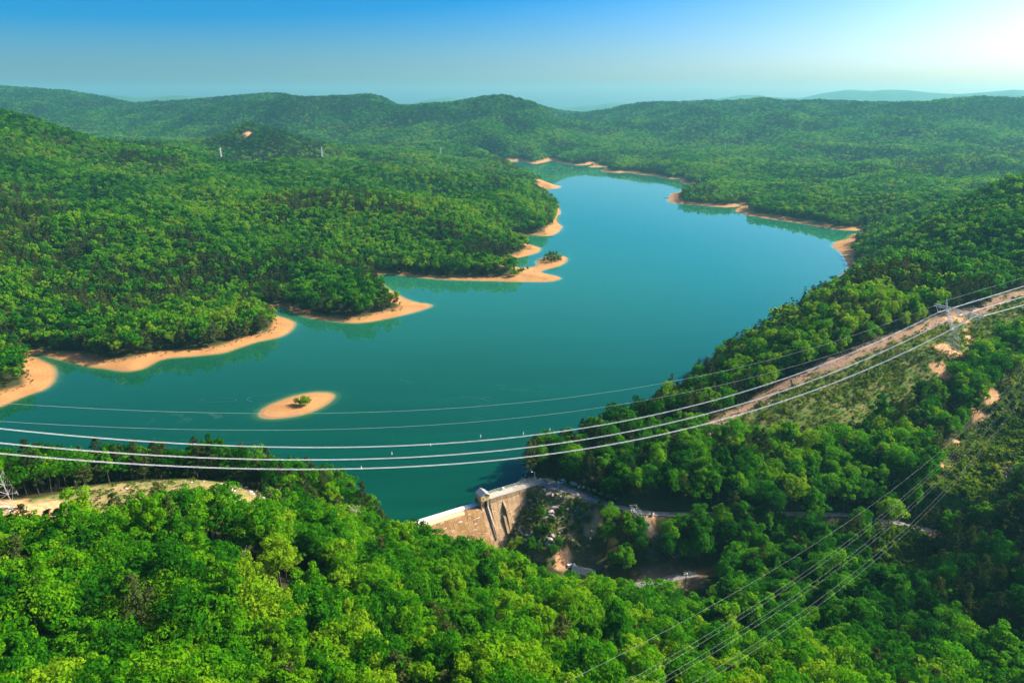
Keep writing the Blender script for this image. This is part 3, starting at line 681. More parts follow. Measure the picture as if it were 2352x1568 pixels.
def pine_mesh(name, seed, Ht, z0, R, per, size, mat_, whorls=13, br=6):
    rng = np.random.default_rng(seed); Ps, Ns, Ts = [], [], []
    tips = []
    lean = rng.normal(size=2) * .02
    for w_ in range(whorls):
        t = w_ / (whorls - 1); z = z0 + (Ht - z0) * t
        ln = R * (1 - t ** 1.5) * (0.55 + .45 * min(1, t * 4 + .35)) + .35
        for k in range(br):
            an = rng.uniform(0, 6.283); l = ln * rng.uniform(.6, 1.2)
            d = np.array([math.cos(an), math.sin(an), rng.uniform(.0, .35)])
            tips.append(((lean[0] * z, lean[1] * z, z - .2), tuple(np.array([lean[0] * z, lean[1] * z, z]) + d * l)))
            nt = max(1, int(l / 1.0))
            for q in range(nt):
                c = np.array([lean[0] * z, lean[1] * z, z]) + d * l * ((q + 1) / nt) + rng.normal(size=3) * .15
                m = per; dd = rng.normal(size=(m, 3)); dd[:, 2] = np.abs(dd[:, 2]) * .8; dd /= np.linalg.norm(dd, axis=1, keepdims=True)
                Ps.append(c + dd * rng.uniform(.3, .75, (m, 1)) * np.array([1.1, 1.1, .5])); nn = dd + rng.normal(size=dd.shape) * .5 + np.array([0, 0, .5])
                Ns.append(nn / np.linalg.norm(nn, axis=1, keepdims=True)); Ts.append(np.full(m, rng.uniform(.1, .9)))
    P = np.concatenate(Ps); Nn = np.concatenate(Ns); Tn = np.concatenate(Ts)
    v, f = leaf_quads(P, Nn, size, rng, asp=.45)
    me = new_mesh(name, v, f, [mat_])
    a_ = me.attributes.new('tone', 'FLOAT', 'POINT'); a_.data.foreach_set('value', np.repeat(Tn, 4).astype(np.float32))
    return me, tips
def trunk_mesh(name, seed, Ht, r, targets, mat_, nlimb=9):
    rng = np.random.default_rng(seed); m = MB()
    pts = [Vector((0, 0, -1.5))]
    for k in range(1, 6):
        pts.append(Vector((rng.normal() * .12 * k * .4, rng.normal() * .12 * k * .4, Ht * k / 5)))
    for k in range(5): m.bar(pts[k], pts[k + 1], r * (1 - k * .16), 6, r * (1 - (k + 1) * .16), cap=False)
    for k in range(min(nlimb, len(targets))):
        c = Vector([float(x) for x in targets[k]]); zb = max(Ht * .35, min(Ht * .95, c.z - (c.xy.length) * .9))
        q = pts[0].lerp(pts[-1], (zb + 1.5) / (Ht + 1.5)); q.z = zb
        md = q.lerp(c, .5) + Vector((0, 0, .4)); m.bar(q, md, r * .38, 5, r * .24, cap=False); m.bar(md, c, r * .24, 4, r * .07, cap=False)
    return m.mesh(name, mat_, smooth=True)

def join_tree(name, parts, mats):
    """one mesh out of crown and trunk for the scattered wood"""
    V_, F_, M_, T_ = [], [], [], []; off = 0
    for k, me in enumerate(parts):
        nv = len(me.vertices); co = np.zeros(nv * 3, np.float32); me.vertices.foreach_get('co', co); V_.append(co.reshape(-1, 3))
        for p in me.polygons: F_.append(tuple(off + i for i in p.vertices)); M_.append(k)
        t = np.full(nv, .5, np.float32)
        if 'tone' in me.attributes: me.attributes['tone'].data.foreach_get('value', t)
        T_.append(t); off += nv
    me = bpy.data.meshes.new(name); me.from_pydata(np.concatenate(V_).tolist(), [], F_)
    for m in mats: me.materials.append(m)
    me.polygons.foreach_set('material_index', M_)
    a_ = me.attributes.new('tone', 'FLOAT', 'POINT'); a_.data.foreach_set('value', np.concatenate(T_)); me.update()
    return me

BROAD = []      # (crown mesh, trunk mesh)
for s, (R, Hc, z0, nl) in enumerate([(5.4, 11.5, 5.0, 52), (4.7, 12.5, 5.2, 46), (6.0, 11.0, 5.5, 58), (4.2, 13.0, 4.5, 42), (5.0, 10.4, 5.6, 46), (3.8, 11.0, 5.5, 36), (6.6, 9.0, 6.5, 44), (3.4, 14.5, 4.5, 36), (5.6, 12.5, 4.0, 34)]):
    c, C, lr = crown_mesh('broadleaf_crown', 100 + s, R, Hc, z0, nl, 78, .36, M_BROAD)
    t = trunk_mesh('broadleaf_trunk', 200 + s, z0 + Hc * .55, .34, C[::3], M_BARK)
    BROAD.append((c, t))
PINES = []
for s, (Ht, z0, R) in enumerate([(17, 3.5, 4.2), (19, 5, 3.9), (15, 3, 4.4), (18, 6, 4.6), (16, 4, 3.5)]):
    c, tips = pine_mesh('pine_crown', 300 + s, Ht, z0, R, 13, .40, M_PINE)
    m = MB(); m.bar((0, 0, -1.5), (0, 0, Ht * .6), .24, 6, .15, cap=False); m.bar((0, 0, Ht * .6), (0, 0, Ht), .15, 5, .03, cap=False)
    for k in range(0, len(tips), 2): m.bar(tips[k][0], tips[k][1], .05, 3, .02, cap=False)
    PINES.append((c, m.mesh('pine_trunk', M_BARK, smooth=True)))
# bare branchy tree
m = MB(); rb = random.Random(3)
m.bar((0, 0, -1), (0.2, 0, 11), .25, 6, .12)
for k in range(26):
    z = rb.uniform(5, 13); a_ = rb.uniform(0, 6.28); l = rb.uniform(1.5, 4)
    q = Vector((0.1, 0, min(z, 11))); e = q + Vector((math.cos(a_) * l, math.sin(a_) * l, l * rb.uniform(.5, 1.1))); m.bar(q, e, .08, 4, .03)
    for j in range(3):
        e2 = e + Vector((rb.uniform(-1, 1), rb.uniform(-1, 1), rb.uniform(.2, 1))); m.bar(q.lerp(e, .6), e2, .035, 3, .015)
DEAD = m.mesh('dead_trunk', M_PALE)

# ------------------------------------------------------------------ scatter positions
def jgrid(x0, x1, y0, y1, s, rng):
    xs_ = np.arange(x0, x1, s); ys_ = np.arange(y0, y1, s)
    a, b_ = np.meshgrid(xs_, ys_); a = a.copy(); a[::2] += s / 2
    a = a + rng.uniform(-.42, .42, a.shape) * s; b_ = b_ + rng.uniform(-.42, .42, b_.shape) * s
    return a.ravel(), b_.ravel()
# what each column of the land grid can hide
PXg = np.arctan2(GZ + 4 - CAM_H, RR); horizon = np.maximum.accumulate(PXg, axis=0)
rng = np.random.default_rng(21)
TX, TY, TB = [], [], []
for bi, (r0, r1, s, half) in enumerate([(70, 700, 6.1, .84), (700, 1500, 6.3, .70), (1500, 3000, 7.2, .68), (3000, 6600, 9.6, .68)]):
    x, y = jgrid(-r1 * math.sin(half), r1 * math.sin(half), 0, r1, s, rng)
    r = np.hypot(x, y); u = np.arctan2(x, y)
    ok = (r >= r0) & (r < r1) & (np.abs(u) < half)
    x, y, r = x[ok], y[ok], r[ok]
    z = lookup(GZ, x, y); hz = lookup(horizon, x, y)
    ok = np.arctan2(z + 22 - CAM_H, r) >= hz - .004
    x, y, r, z = x[ok], y[ok], r[ok], z[ok]
    s_ = lookup(sd, x, y); bw = lookup(BWG, x, y); no = lookup(NOTREE, x, y)
    ok = (s_ > bw + 1) & (no < .42) & ~((s_ < 60) & (lookup(isl.astype(float), x, y) > .1))
    # keep clear of the dam and its buildings
    rel = (x - DAM_L0.x) * dno.x + (y - DAM_L0.y) * dno.y; al = (x - DAM_L0.x) * dax.x + (y - DAM_L0.y) * dax.y
    ok &= ~((rel > -6) & (rel < 26) & (al > -58) & (al < 46))
    TX.append(x[ok]); TY.append(y[ok]); TB.append(np.full(ok.sum(), bi))
TX = np.concatenate(TX); TY = np.concatenate(TY); TB = np.concatenate(TB)
TZ = lookup(GZ, TX, TY); TS = lookup(sd, TX, TY); TR = np.hypot(TX, TY)
ppx, ppy, pdp = project(TX, TY, TZ + 12)
# where pines grow
pn = fbm(TX, TY, 120, 4, 31) + .35 * fbm(TX, TY, 500, 3, 32)
pp = .05 + sstep(pn, .15, .30) * .68
pp += .45 * (1 - sstep(TS, 10, 55)) * (TR > 330)
pp = np.where(TR < 240, .05 + .35 * sstep(pn, .2, .4), pp)
rightridge = (TX > 0) & (TY < 1000) & (TY > 330) & (TS < 62)
pp = np.where(rightridge, .85 - .010 * TS, pp)
cx_, cy_, cz_ = PY(570, 300, 2230); cone = np.hypot((TX - cx_) / 1.5, TY - cy_) < 170
pp = np.where(cone, .62, pp)
rslope = (ppx > 2150) & (ppy > 1000) & (ppy < 1420) & (TR < 480)
pp = np.where(rslope, .55, pp)
pp = np.where((TX > 5) & (TX < 75) & (TY > 335) & (TY < 400), .6, pp)
clr = (TX < -20) & (TX > -260) & (TY > 262) & (TY < 345)
pp = np.where(clr, .5, pp)
# the tree line in front of the dam, the shed and the lower road stays below them
_, topy, _ = project(TX, TY, TZ + 17)
lineY = np.interp(ppx, [985, 1000, 1040, 1100, 1160, 1240, 1300, 1360, 1400, 1450, 1520, 1600, 1640, 1680], [1100, 1203, 1228, 1243, 1260, 1302, 1332, 1342, 1345, 1352, 1356, 1358, 1345, 1200])
vis = ~((topy < lineY) & (ppx > 990) & (ppx < 1690) & (TY < np.where(ppx > 1380, 288, 300)) )
line2 = np.interp(ppx, [-60, 0, 100, 240, 350, 430, 520, 600, 650, 670], [1185, 1180, 1176, 1168, 1150, 1128, 1130, 1160, 1168, 1100])
vis &= ~((ppx < 670) & (topy < line2) & (ppy > 1148) & (TY > 150) & (TY < 300))
# nothing rises in front of the three conductor pairs between the dam and the right pylon
for crv, o_ in (([(1240, 990), (1343, 979), (1550, 946.8), (1821, 867.4), (2026, 778.6), (2143, 721)], 13.7), ([(1240, 1018), (1550, 973.4), (1821, 894.8), (2177, 731)], 0), ([(1240, 1038), (1550, 994), (1821, 920.4), (2213, 738)], -13.7)):
    wy = np.interp(ppx, [q[0] for q in crv], [q[1] for q in crv])
    # plan line of the pair
    ax_, ay_ = PZ(3, 1152, 57)[:2]; bx_, by_ = PY(2182, 803, 453)[:2]; L_ = math.hypot(bx_ - ax_, by_ - ay_); ex, ey = (bx_ - ax_) / L_, (by_ - ay_) / L_
    nearer = (TX - ax_) * (-ey) + (TY - ay_) * ex < o_ + 5
    vis &= ~((ppx > 1240) & (ppx < 2160) & nearer & (topy < wy + 3) & (TY > 300))
bank = (np.min([np.hypot(TX - q[0], TY - q[1]) for q in road_up[:40:2]], axis=0) < 6)
vis &= ~bank
vis &= ~((TR < 320) & (fbm(TX, TY, 16, 2, 61) > .42))
vis &= ~((ppx > 2150) & (TR < 520) & (rng.random(len(TX)) < .25))
TX, TY, TZ, TS, TR, TB, ppx, ppy, pdp, pp, clr = [q[vis] for q in (TX, TY, TZ, TS, TR, TB, ppx, ppy, pdp, pp, clr)]
is_pine = rng.random(len(TX)) < pp
scl = rng.uniform(.78, 1.18, len(TX)); scl = np.where(TB == 3, scl * 1.05, scl); scl = np.where(TB == 2, scl * .84, scl); scl = np.where(TB == 1, scl * .86, scl)
scl = np.where(TR < 255, scl * 1.14, scl); scl = np.where(clr, scl * .95, scl)
scl = np.where((TX > 15) & (TX < 95) & (TY > 280) & (TY < 372), scl * .88, scl)
sxy = rng.uniform(.82, 1.22, (len(TX), 2)); szz = rng.uniform(.85, 1.2, len(TX)); lean = rng.normal(size=len(TX)) * .05; rot = rng.uniform(0, 6.283, len(TX)); var = rng.integers(0, 1000, len(TX))
inframe = (ppx > -20) & (ppx < 2372) & (ppy > 0) & (ppy < 1620)
slant = np.sqrt(TR ** 2 + (CAM_H - TZ) ** 2)

def region(px, py, x, y):
    if y < 330 and px < 700 and py < 1200: return 'by the grassy hilltop clearing'
    if px > 2130 and py < 1450: return 'on the slope right of the lower line'
    if py < 1240 and px > 1230: return 'above the access road' if px < 1650 else 'between cleared strip and upper road'
    if px > 1700: return 'under the lower right wires'
    if py < 1300 and px > 900: return 'just below the spillway'
    if px < 784: return 'on the near hillside, left' if py < 1400 else 'in the bottom left corner'
    if px < 1400: return 'on the near hillside before the dam' if py < 1420 else 'at the bottom edge, centre'
    return 'beside the lower road'
TONEN = ['dark green', 'deep green', 'mid green', 'fresh green', 'yellow-green']
ind = np.zeros(len(TX), bool)
for pine in (False, True):
    cand = np.where(inframe & (is_pine == pine))[0]
    cand = cand[np.argsort(slant[cand] / scl[cand])][:300]
    ind[cand] = True
    for c in cand:
        x, y, z = TX[c], TY[c], TZ[c]; rg = region(ppx[c], ppy[c], x, y); tn = int(rng.choice(5, p=[.16, .24, .26, .20, .14]))
        if pine:
            cm, tm = PINES[var[c] % len(PINES)]; big = 'tall' if scl[c] > .98 else 'small'
            lab = f'{big} olive pine {rg}'; nm = 'pine_tree'
        else:
            k = var[c] % len(BROAD); cm, tm = BROAD[k]
            form = ['broad', 'high', 'spreading', 'narrow', 'rounded', 'slender', 'flat-topped', 'columnar', 'open-crowned'][k]
            lab = f'{TONEN[tn]} {form} tree {rg}'; nm = 'broadleaf_tree'
        e = empty(nm, (x, y, z), rot[c], lab, 'tree', ('pines ' if pine else 'broadleaf trees ') + rg); e.scale = (scl[c] * sxy[c, 0], scl[c] * sxy[c, 1], scl[c] * szz[c])
        e.rotation_euler[0] = lean[c]
        o_ = link('crown', cm, parent=e); link('trunk', tm, parent=e)
        o_.pass_index = 8 + tn * 21

# the rest of the wood: instances on points
def far_col(name, meshes):
    c = bpy.data.collections.new(name)
    for i, me_ in enumerate(meshes):
        o = bpy.data.objects.new('%s_%02d' % (name, i), me_); c.objects.link(o)
    return c
def scatter(name, P, S, R_, I, coll, label, kind='stuff', tilt=None):
    me = bpy.data.meshes.new(name); me.vertices.add(len(P)); me.vertices.foreach_set('co', np.asarray(P, np.float32).ravel())
    a_ = me.attributes.new('s', 'FLOAT_VECTOR', 'POINT'); a_.data.foreach_set('vector', np.asarray(S, np.float32).ravel())
    a_ = me.attributes.new('r', 'FLOAT_VECTOR', 'POINT'); rr = np.zeros((len(P), 3), np.float32); rr[:, 2] = R_
    if tilt is not None: rr[:, 0] = tilt
    a_.data.foreach_set('vector', rr.ravel())
    a_ = me.attributes.new('i', 'INT', 'POINT'); a_.data.foreach_set('value', np.asarray(I, np.int32))
    o = link(name, me, kind=kind, label=label)
    ng = bpy.data.node_groups.new(name, 'GeometryNodeTree')
    ng.interface.new_socket(name='Geometry', in_out='INPUT', socket_type='NodeSocketGeometry'); ng.interface.new_socket(name='Geometry', in_out='OUTPUT', socket_type='NodeSocketGeometry')
    N = ng.nodes; L = ng.links
    gi = N.new('NodeGroupInput'); go = N.new('NodeGroupOutput'); ip = N.new('GeometryNodeInstanceOnPoints'); ci = N.new('GeometryNodeCollectionInfo')
    ci.inputs['Collection'].default_value = coll; ci.inputs['Separate Children'].default_value = True; ci.inputs['Reset Children'].default_value = True
    def na(nm, dt):
        n_ = N.new('GeometryNodeInputNamedAttribute'); n_.data_type = dt; n_.inputs['Name'].default_value = nm; return n_.outputs['Attribute']
    L.new(gi.outputs[0], ip.inputs['Points']); L.new(ci.outputs[0], ip.inputs['Instance']); ip.inputs['Pick Instance'].default_value = True
    L.new(na('i', 'INT'), ip.inputs['Instance Index']); L.new(na('r', 'FLOAT_VECTOR'), ip.inputs['Rotation']); L.new(na('s', 'FLOAT_VECTOR'), ip.inputs['Scale'])
    L.new(ip.outputs[0], go.inputs[0])
    md = o.modifiers.new('scatter', 'NODES'); md.node_group = ng
    return o
bn = [join_tree('broadleaf_near', p, [M_BROAD, M_BARK]) for p in BROAD]
bm_ = []
for s, (R, Hc, z0, nl) in enumerate([(5.4, 9.5, 7.0, 16), (4.6, 10, 7.5, 14), (5.9, 9, 7.5, 18), (4.4, 11, 7, 14)]):
    c, C, lr = crown_mesh('broadleaf_crown_mid', 400 + s, R, Hc, z0, nl, 34, .75, M_BROAD); bm_.append(c)
bf_ = []
for s, (R, Hc, z0, nl) in enumerate([(5.6, 10, 6.0, 8), (5.0, 11, 6.5, 8), (6.0, 9, 6.5, 9)]):
    c, C, lr = crown_mesh('broadleaf_crown_far', 430 + s, R, Hc, z0, nl, 16, 1.35, M_BROAD); bf_.append(c)
pnr = [join_tree('pine_near', p, [M_PINE, M_BARK]) for p in PINES]
pm_ = [pine_mesh('pine_mid', 460 + s, Ht, 4, R, 6, .85, M_PINE, whorls=7, br=5)[0] for s, (Ht, R) in enumerate([(17, 4.3), (15, 4.5), (19, 3.9)])]
pf_ = [pine_mesh('pine_far', 480 + s, Ht, 4, R, 4, 1.5, M_PINE, whorls=4, br=5)[0] for s, (Ht, R) in enumerate([(17, 4.5), (15, 4.8)])]
cb = far_col('broadleaf_kinds', bn + bm_ + bf_); cpn = far_col('pine_kinds', pnr + pm_ + pf_)
def idxs(sel, offs):
    n0, n1, n2 = offs; d = slant[sel]
    return np.where(d < 620, var[sel] % n0, np.where(d < 1700, n0 + var[sel] % n1, n0 + n1 + var[sel] % n2))
selb = np.where(~ind & ~is_pine)[0]; selp = np.where(~ind & is_pine)[0]
for sel, offs, c, nm, lab in ((selb, (len(bn), len(bm_), len(bf_)), cb, 'broadleaf_forest', 'broadleaf forest covering the hills round the lake'), (selp, (len(pnr), len(pm_), len(pf_)), cpn, 'pine_forest', 'dark olive pines scattered through the forest and along the shores')):
    P = np.stack([TX[sel], TY[sel], TZ[sel] - .2], 1); S = scl[sel][:, None] * np.concatenate([sxy[sel], szz[sel][:, None]], 1)
    scatter(nm, P, S, rot[sel], idxs(sel, offs), c, lab, tilt=lean[sel])
print('trees', len(TX), 'individual', ind.sum())

# low shrubs and brush on the open ground
sb = []
for s in range(4):
    c, C, lr = crown_mesh('shrub', 600 + s, 1.1, 1.5, 0, 7, 22, .22, M_SHRUB); sb.append(c)
c, C, lr = crown_mesh('brown_brush', 620, .9, .9, 0, 6, 18, .16, M_DEAD); sb.append(c)
cs = far_col('shrub_kinds', sb)
x, y = jgrid(-330, 620, 150, 800, 1.35, rng)
zrow1 = lookup(z_row1, x, y); zc = lookup(z_clear, x, y); zr2 = lookup(np.maximum(z_row2, z_shrub), x, y); zrk = lookup(np.maximum(z_rocky, .5 * z_low), x, y)
sl_ = lookup(np.maximum.reduce([slash, bare, z_road * 3]), x, y)
nzz = fbm(x, y, 14, 4, 41)
pr = np.maximum.reduce([zrow1 * (.50 + .5 * nzz), zc * (.26 + .5 * nzz), zr2 * (.9 + .3 * nzz), zrk * (.6 + .8 * nzz)]) * (1 - np.clip(sl_, 0, 1) * .93)
ok = (rng.random(len(x)) < pr) & (lookup(sd, x, y) > 3)
rel = (x - DAM_L0.x) * dno.x + (y - DAM_L0.y) * dno.y; al = (x - DAM_L0.x) * dax.x + (y - DAM_L0.y) * dax.y
ok &= ~((rel > -6) & (rel < 18) & (al > -58) & (al < 8)) & ~((rel > -6) & (rel < 6) & (al > 0) & (al < 50))
x, y = x[ok], y[ok]; zc = zc[ok]; zr2 = zr2[ok]
bx, by = jgrid(-560, 420, 400, 1150, 1.7, rng); bsd = lookup(sd, bx, by); bb = lookup(BWG, bx, by)
bk = (bb > 5) & (np.abs(bsd - bb + 1) < 2.6) & (rng.random(len(bx)) < .5) | (bb > 5) & (bsd > 4) & (bsd < bb) & (rng.random(len(bx)) < .012)
bk &= lookup(isl.astype(float), bx, by) < .2
bx, by = bx[bk], by[bk]; x = np.append(x, bx); y = np.append(y, by); zc = np.append(zc, np.ones(len(bx))); zr2 = np.append(zr2, np.zeros(len(bx)))
s = np.clip(np.exp(rng.normal(size=len(x)) * .42) * .72, .3, 2.3) * (1 + .6 * (zr2 > .5)) * (1 - .25 * (zc > .5))
ii = rng.integers(0, 4, len(x)); ii = np.where(rng.random(len(x)) < .16, 4, ii); ii[len(x) - len(bx):] = np.where(rng.random(len(bx)) < .6, 4, ii[len(x) - len(bx):])
scatter('undergrowth', np.stack([x, y, lookup(GZ, x, y) - .1], 1), np.repeat(s[:, None], 3, 1), rng.uniform(0, 6.28, len(x)), ii, cs, 'low green shrubs and brush on the cleared strips and rocky slope')
print('shrubs', len(x))
#@@OBJECTS
# ------------------------------------------------------------------ the dam
def concrete(name, c1, c2, stain):
    m, N, L, b = mat(name); b.inputs['Roughness'].default_value = .9; b.inputs['Specular IOR Level'].default_value = .2
    tc = N.new('ShaderNodeTexCoord')
    def nz(sc, scale, det=7):
        mp = N.new('ShaderNodeMapping'); mp.inputs['Scale'].default_value = sc; L.new(tc.outputs['Object'], mp.inputs[0])
        n_ = N.new('ShaderNodeTexNoise'); n_.inputs['Scale'].default_value = scale; n_.inputs['Detail'].default_value = det; n_.inputs['Roughness'].default_value = .65
        L.new(mp.outputs[0], n_.inputs['Vector']); return n_.outputs[0]
    def mixf(f, a, c, lo, hi):
        r_ = N.new('ShaderNodeMapRange'); r_.inputs[1].default_value = lo; r_.inputs[2].default_value = hi; L.new(f, r_.inputs[0])
        x = N.new('ShaderNodeMix'); x.data_type = 'RGBA'; L.new(r_.outputs[0], x.inputs[0])
        for s, v in ((6, a), (7, c)):
            if isinstance(v, tuple): x.inputs[s].default_value = (*v, 1)
            else: L.new(v, x.inputs[s])
        return x.outputs[2]
    col = mixf(nz((1, 1, 1), .25), c1, c2, .35, .65)
    col = mixf(nz((2.2, .3, .18), 1), col, stain, .48, .64)                       # runs down the face
    col = mixf(nz((.25, 1, 2.2), .9), col, (.74, .68, .60), .60, .645)            # lime along lift joints
    col = mixf(nz((1, 1, 1), 1.6), col, (.16, .10, .05), .62, .75)
    L.new(col, b.inputs['Base Color'])
    bp = N.new('ShaderNodeBump'); bp.inputs['Strength'].default_value = .4; bp.inputs['Distance'].default_value = .15; L.new(nz((1, 1, 1), 2), bp.inputs['Height']); L.new(bp.outputs[0], b.inputs['Normal'])
    return m
M_SPILL = concrete('weathered_brown_concrete', (.27, .15, .055), (.40, .24, .10), (.15, .085, .035))
M_WALL = concrete('weathered_tan_concrete', (.40, .25, .12), (.52, .36, .20), (.20, .12, .055))
M_CREST = flat('pale_concrete', (.52, .47, .38), .85, col2=(.40, .34, .25), nscale=.8)
M_WHITE = flat('whitewashed_concrete', (.80, .79, .76), .7, col2=(.62, .60, .55), nscale=.9)
M_YELLOW = flat('yellow_wall_paint', (.78, .56, .16), .7, noise=.12, nscale=2)
M_GREYROOF = flat('grey_metal_roof', (.32, .34, .36), .45, noise=.15, nscale=1.5, spec=.5)
M_DARK = flat('dark_glass', (.03, .035, .04), .2, spec=.5)
M_TRIM = flat('white_trim', (.72, .72, .70), .5)
M_STEEL = flat('galvanised_steel', (.50, .51, .51), .45, metal=.3, noise=.2, nscale=2)
M_CABLE = flat('bright_conductor', (.82, .82, .82), .35, metal=.1)
M_THIN = flat('shield_wire', (.42, .45, .45), .5, metal=.1)
M_POLE = flat('weathered_pole_wood', (.16, .12, .09), .9, noise=.3)
M_ASPH = flat('worn_grey_asphalt', (.27, .255, .235), .9, col2=(.17, .16, .145), nscale=.5)
M_RAIL = flat('pale_green_rail_paint', (.60, .74, .66), .5)
DANG = math.atan2(dax.y, dax.x)
def dl(x, y, z=0.0):             # dam-local to world: x along the crest, y upstream
    return (DAM_L0.x + dax.x * x - dno.x * y, DAM_L0.y + dax.y * x - dno.y * y, z)
dam = empty('dam', (DAM_L0.x, DAM_L0.y, 0), DANG, 'tan concrete dam with curved overflow spillway across the wooded valley', 'dam')
# spillway: ogee section
ogee = [(0.9, -25), (0.9, .9), (.55, 1.15)]
for k in range(0, 9):
    t = k / 8; ogee.append((-2.2 - 5.2 * math.sin(t * .95), 1.0 - 5.4 * (1 - math.cos(t * .95)) * 1.0))
xe, ze = ogee[-1]
ogee += [(xe - 4, ze - 5.6), (xe - 10.5, ze - 14.8), (xe - 12.5, ze - 17.2), (xe - 15.5, ze - 18.6), (xe - 15.5, -30), (.9, -30)]
m = MB()
seg = [-58, -46, -37, -28, -19, -10.5, -1.25]
for i in range(len(seg) - 1):
    q = [(y, z) for y, z in ogee]
    m.prism([(y + (.0 if i % 2 else .03), z) for y, z in q], seg[i] + .02, seg[i + 1] - .02, axis='x')
child(dam, 'spillway', m.mesh('spillway', M_SPILL))
m = MB()
m.prism([(.80, .9), (.80, 1.42), (-.2, 1.5), (-2.1, 1.32), (-2.25, 1.0), (-2.25, .85)], -57, -1.3, axis='x')
child(dam, 'crest_cap', m.mesh('crest_cap', M_WHITE), label='white painted cap along the top of the spillway')
m = MB(); m.prism([(-2.3, 1.03)] + [(-2.2 - 5.26 * math.sin(t * .119), 1.04 - 5.4 * (1 - math.cos(t * .119))) for t in range(1, 6)] + [(-4.4, -1.5), (-2.3, .4)], -57, -10.6, axis='x')
child(dam, 'patched_apron', m.mesh('patched_apron', flat('fresh_cream_concrete', (.62, .47, .28), .8, noise=.2, nscale=1)), label='paler cream band of newer concrete below the cap')
# non-overflow wall to the right abutment
m = MB()
m.prism([(.3, -25), (.3, 4.5), (-4.8, 4.5), (-5.1, 4.0), (-5.15, 2.0), (-7.2, -2.0), (-13.4, -12.5), (-18, -22), (-18, -30), (.3, -30)], 4.02, 13.98, axis='x')
m.prism([(.3, -25), (.3, 4.5), (-4.85, 4.5), (-5.15, 4.0), (-5.2, 2.0), (-7.3, -2.0), (-13.5, -12.5), (-14, -25)], 14.02, 24.98, axis='x')
m.prism([(.3, -25), (.3, 4.5), (-4.8, 4.5), (-5.1, 4.0), (-5.15, 2.0), (-7.2, -2.0), (-9, -6), (-9, -25)], 25.02, 37.5, axis='x')
child(dam, 'abutment_wall', m.mesh('abutment_wall', M_WALL))
m = MB(); m.box(4.1, 38.5, -4.5, .1, 4.5, 4.56); child(dam, 'walkway', m.mesh('walkway', M_CREST))
for yy, nm in ((-4.95, 'downstream'), (.25, 'upstream')):
    m = MB(); m.box(4.05, 36, yy - .22, yy + .22, 4.5, 4.78); child(dam, 'parapet', m.mesh('parapet', M_CREST))
# pier below the hut
m = MB(); m.box(-1.2, 4.0, -5.0, 1.0, -4, 4.5); m.prism([(-5.0, 4.3), (-5.0, 1.5), (-5.2, .5), (-14.6, -14.0), (-18, -20), (-18, -30), (1.0, -30), (1.0, 4.3)], -1.15, 3.95, axis='x')
m.box(-1.6, 4.2, .2, 1.6, -12, 4.2)
child(dam, 'gate_pier', m.mesh('gate_pier', M_WALL))
# arched buttress against the right wall
m = MB(); m.prism([(-5.5, 1.5), (-8.6, -1.0), (-9.2, -1.2), (-12.5, -8), (-15.0, -14), (-12, -20), (-5, -20)], 11.2, 12.4, axis='x'); m.prism([(-8, -4), (-10.5, -5), (-14.5, -13), (-12, -20), (-6, -20)], 9.2, 11.2, axis='x')
child(dam, 'buttress', m.mesh('buttress', M_WALL))
# stilling basin wall at the foot
def face_y(z): return np.interp(z, [-20, -14, .5, 4.4], [-18.3, -14.9, -5.45, -5.25])
pl = empty('outlet_flume', dl(2.4, -5, 4.2), 0, 'narrow grey outlet flume running down the dam and away over rocks', 'flume')
pts = [Vector(dl(2.2, -5.3, 4.3)), Vector(dl(2.2, -5.4, 1.0)), Vector(dl(2.4, -9.0, -4.6)), Vector(dl(2.6, -15.0, -13.6))]
fl = [PZ(1129.5, 1197, -14), PZ(1137, 1212, -15), PZ(1141, 1220, -16), PZ(1147, 1227, -17), PZ(1148, 1242, -18.5), PZ(1156, 1250, -19.5), PZ(1166, 1260, -20)]
pts += [Vector(p) for p in fl]
inv_ = Vector(pl.location)
m = MB(); m.path([p - inv_ + Vector((0, 0, .1)) for p in pts], .42, 6); child(pl, 'pipe', m.mesh('pipe', M_CREST))
m = MB(); m.path([p - inv_ + Vector((-.75, -.35, -.25)) for p in pts], .38, 4); child(pl, 'dark_strip', m.mesh('dark_strip', M_DARK))  # near-black bar laid alongside the pipe
m = MB()
for p in pts[4:]:
    q = p - inv_; m.bar(q + Vector((0, 0, -3.5)), q, .35, 4)
child(pl, 'support_pier', m.mesh('support_pier', M_CREST))
tw = MB()
tp = [Vector(PZ(1123, 1236, -15)), Vector(PZ(1130, 1252, -17)), Vector(PZ(1138, 1262, -18))]
for a_, b__ in zip(tp, tp[1:]): tw.bar(a_, b__, .7, 4); tw.bar(a_ - Vector((0, 0, 3)), b__ - Vector((0, 0, 3)), 1.0, 4)
link('toe_wall', tw.mesh('toe_wall', M_WALL), label='small concrete toe wall at the foot of the spillway', cat='wall')

# valve hut on the dam
hut = empty('gate_house', dl(1.4, -1.9, 4.52), DANG, 'small yellow gate house with grey gabled roof standing on the dam crest', 'hut')
x0, x1, y0, y1, hh, pk = -2.55, 2.55, -2.95, 2.85, 2.7, 4.35
m = MB(); m.prism([(x0, 0), (x1, 0), (x1, hh), (0, pk - .1), (x0, hh)], y0, y1)
child(hut, 'wall', m.mesh('wall', M_YELLOW))
for sgn in (-1, 1):
    m = MB(); e = 2.95; zE = hh - .25
    vs = [(0, y0 - .4, pk), (0, y1 + .4, pk), (sgn * e, y1 + .4, zE), (sgn * e, y0 - .4, zE)]
    vs = vs + [(a, b2, c + .14) for a, b2, c in vs]
    m.add(vs, [(0, 1, 2, 3), (7, 6, 5, 4), (0, 4, 5, 1), (1, 5, 6, 2), (2, 6, 7, 3), (3, 7, 4, 0)]); child(hut, 'roof_slope', m.mesh('roof_slope', M_GREYROOF))
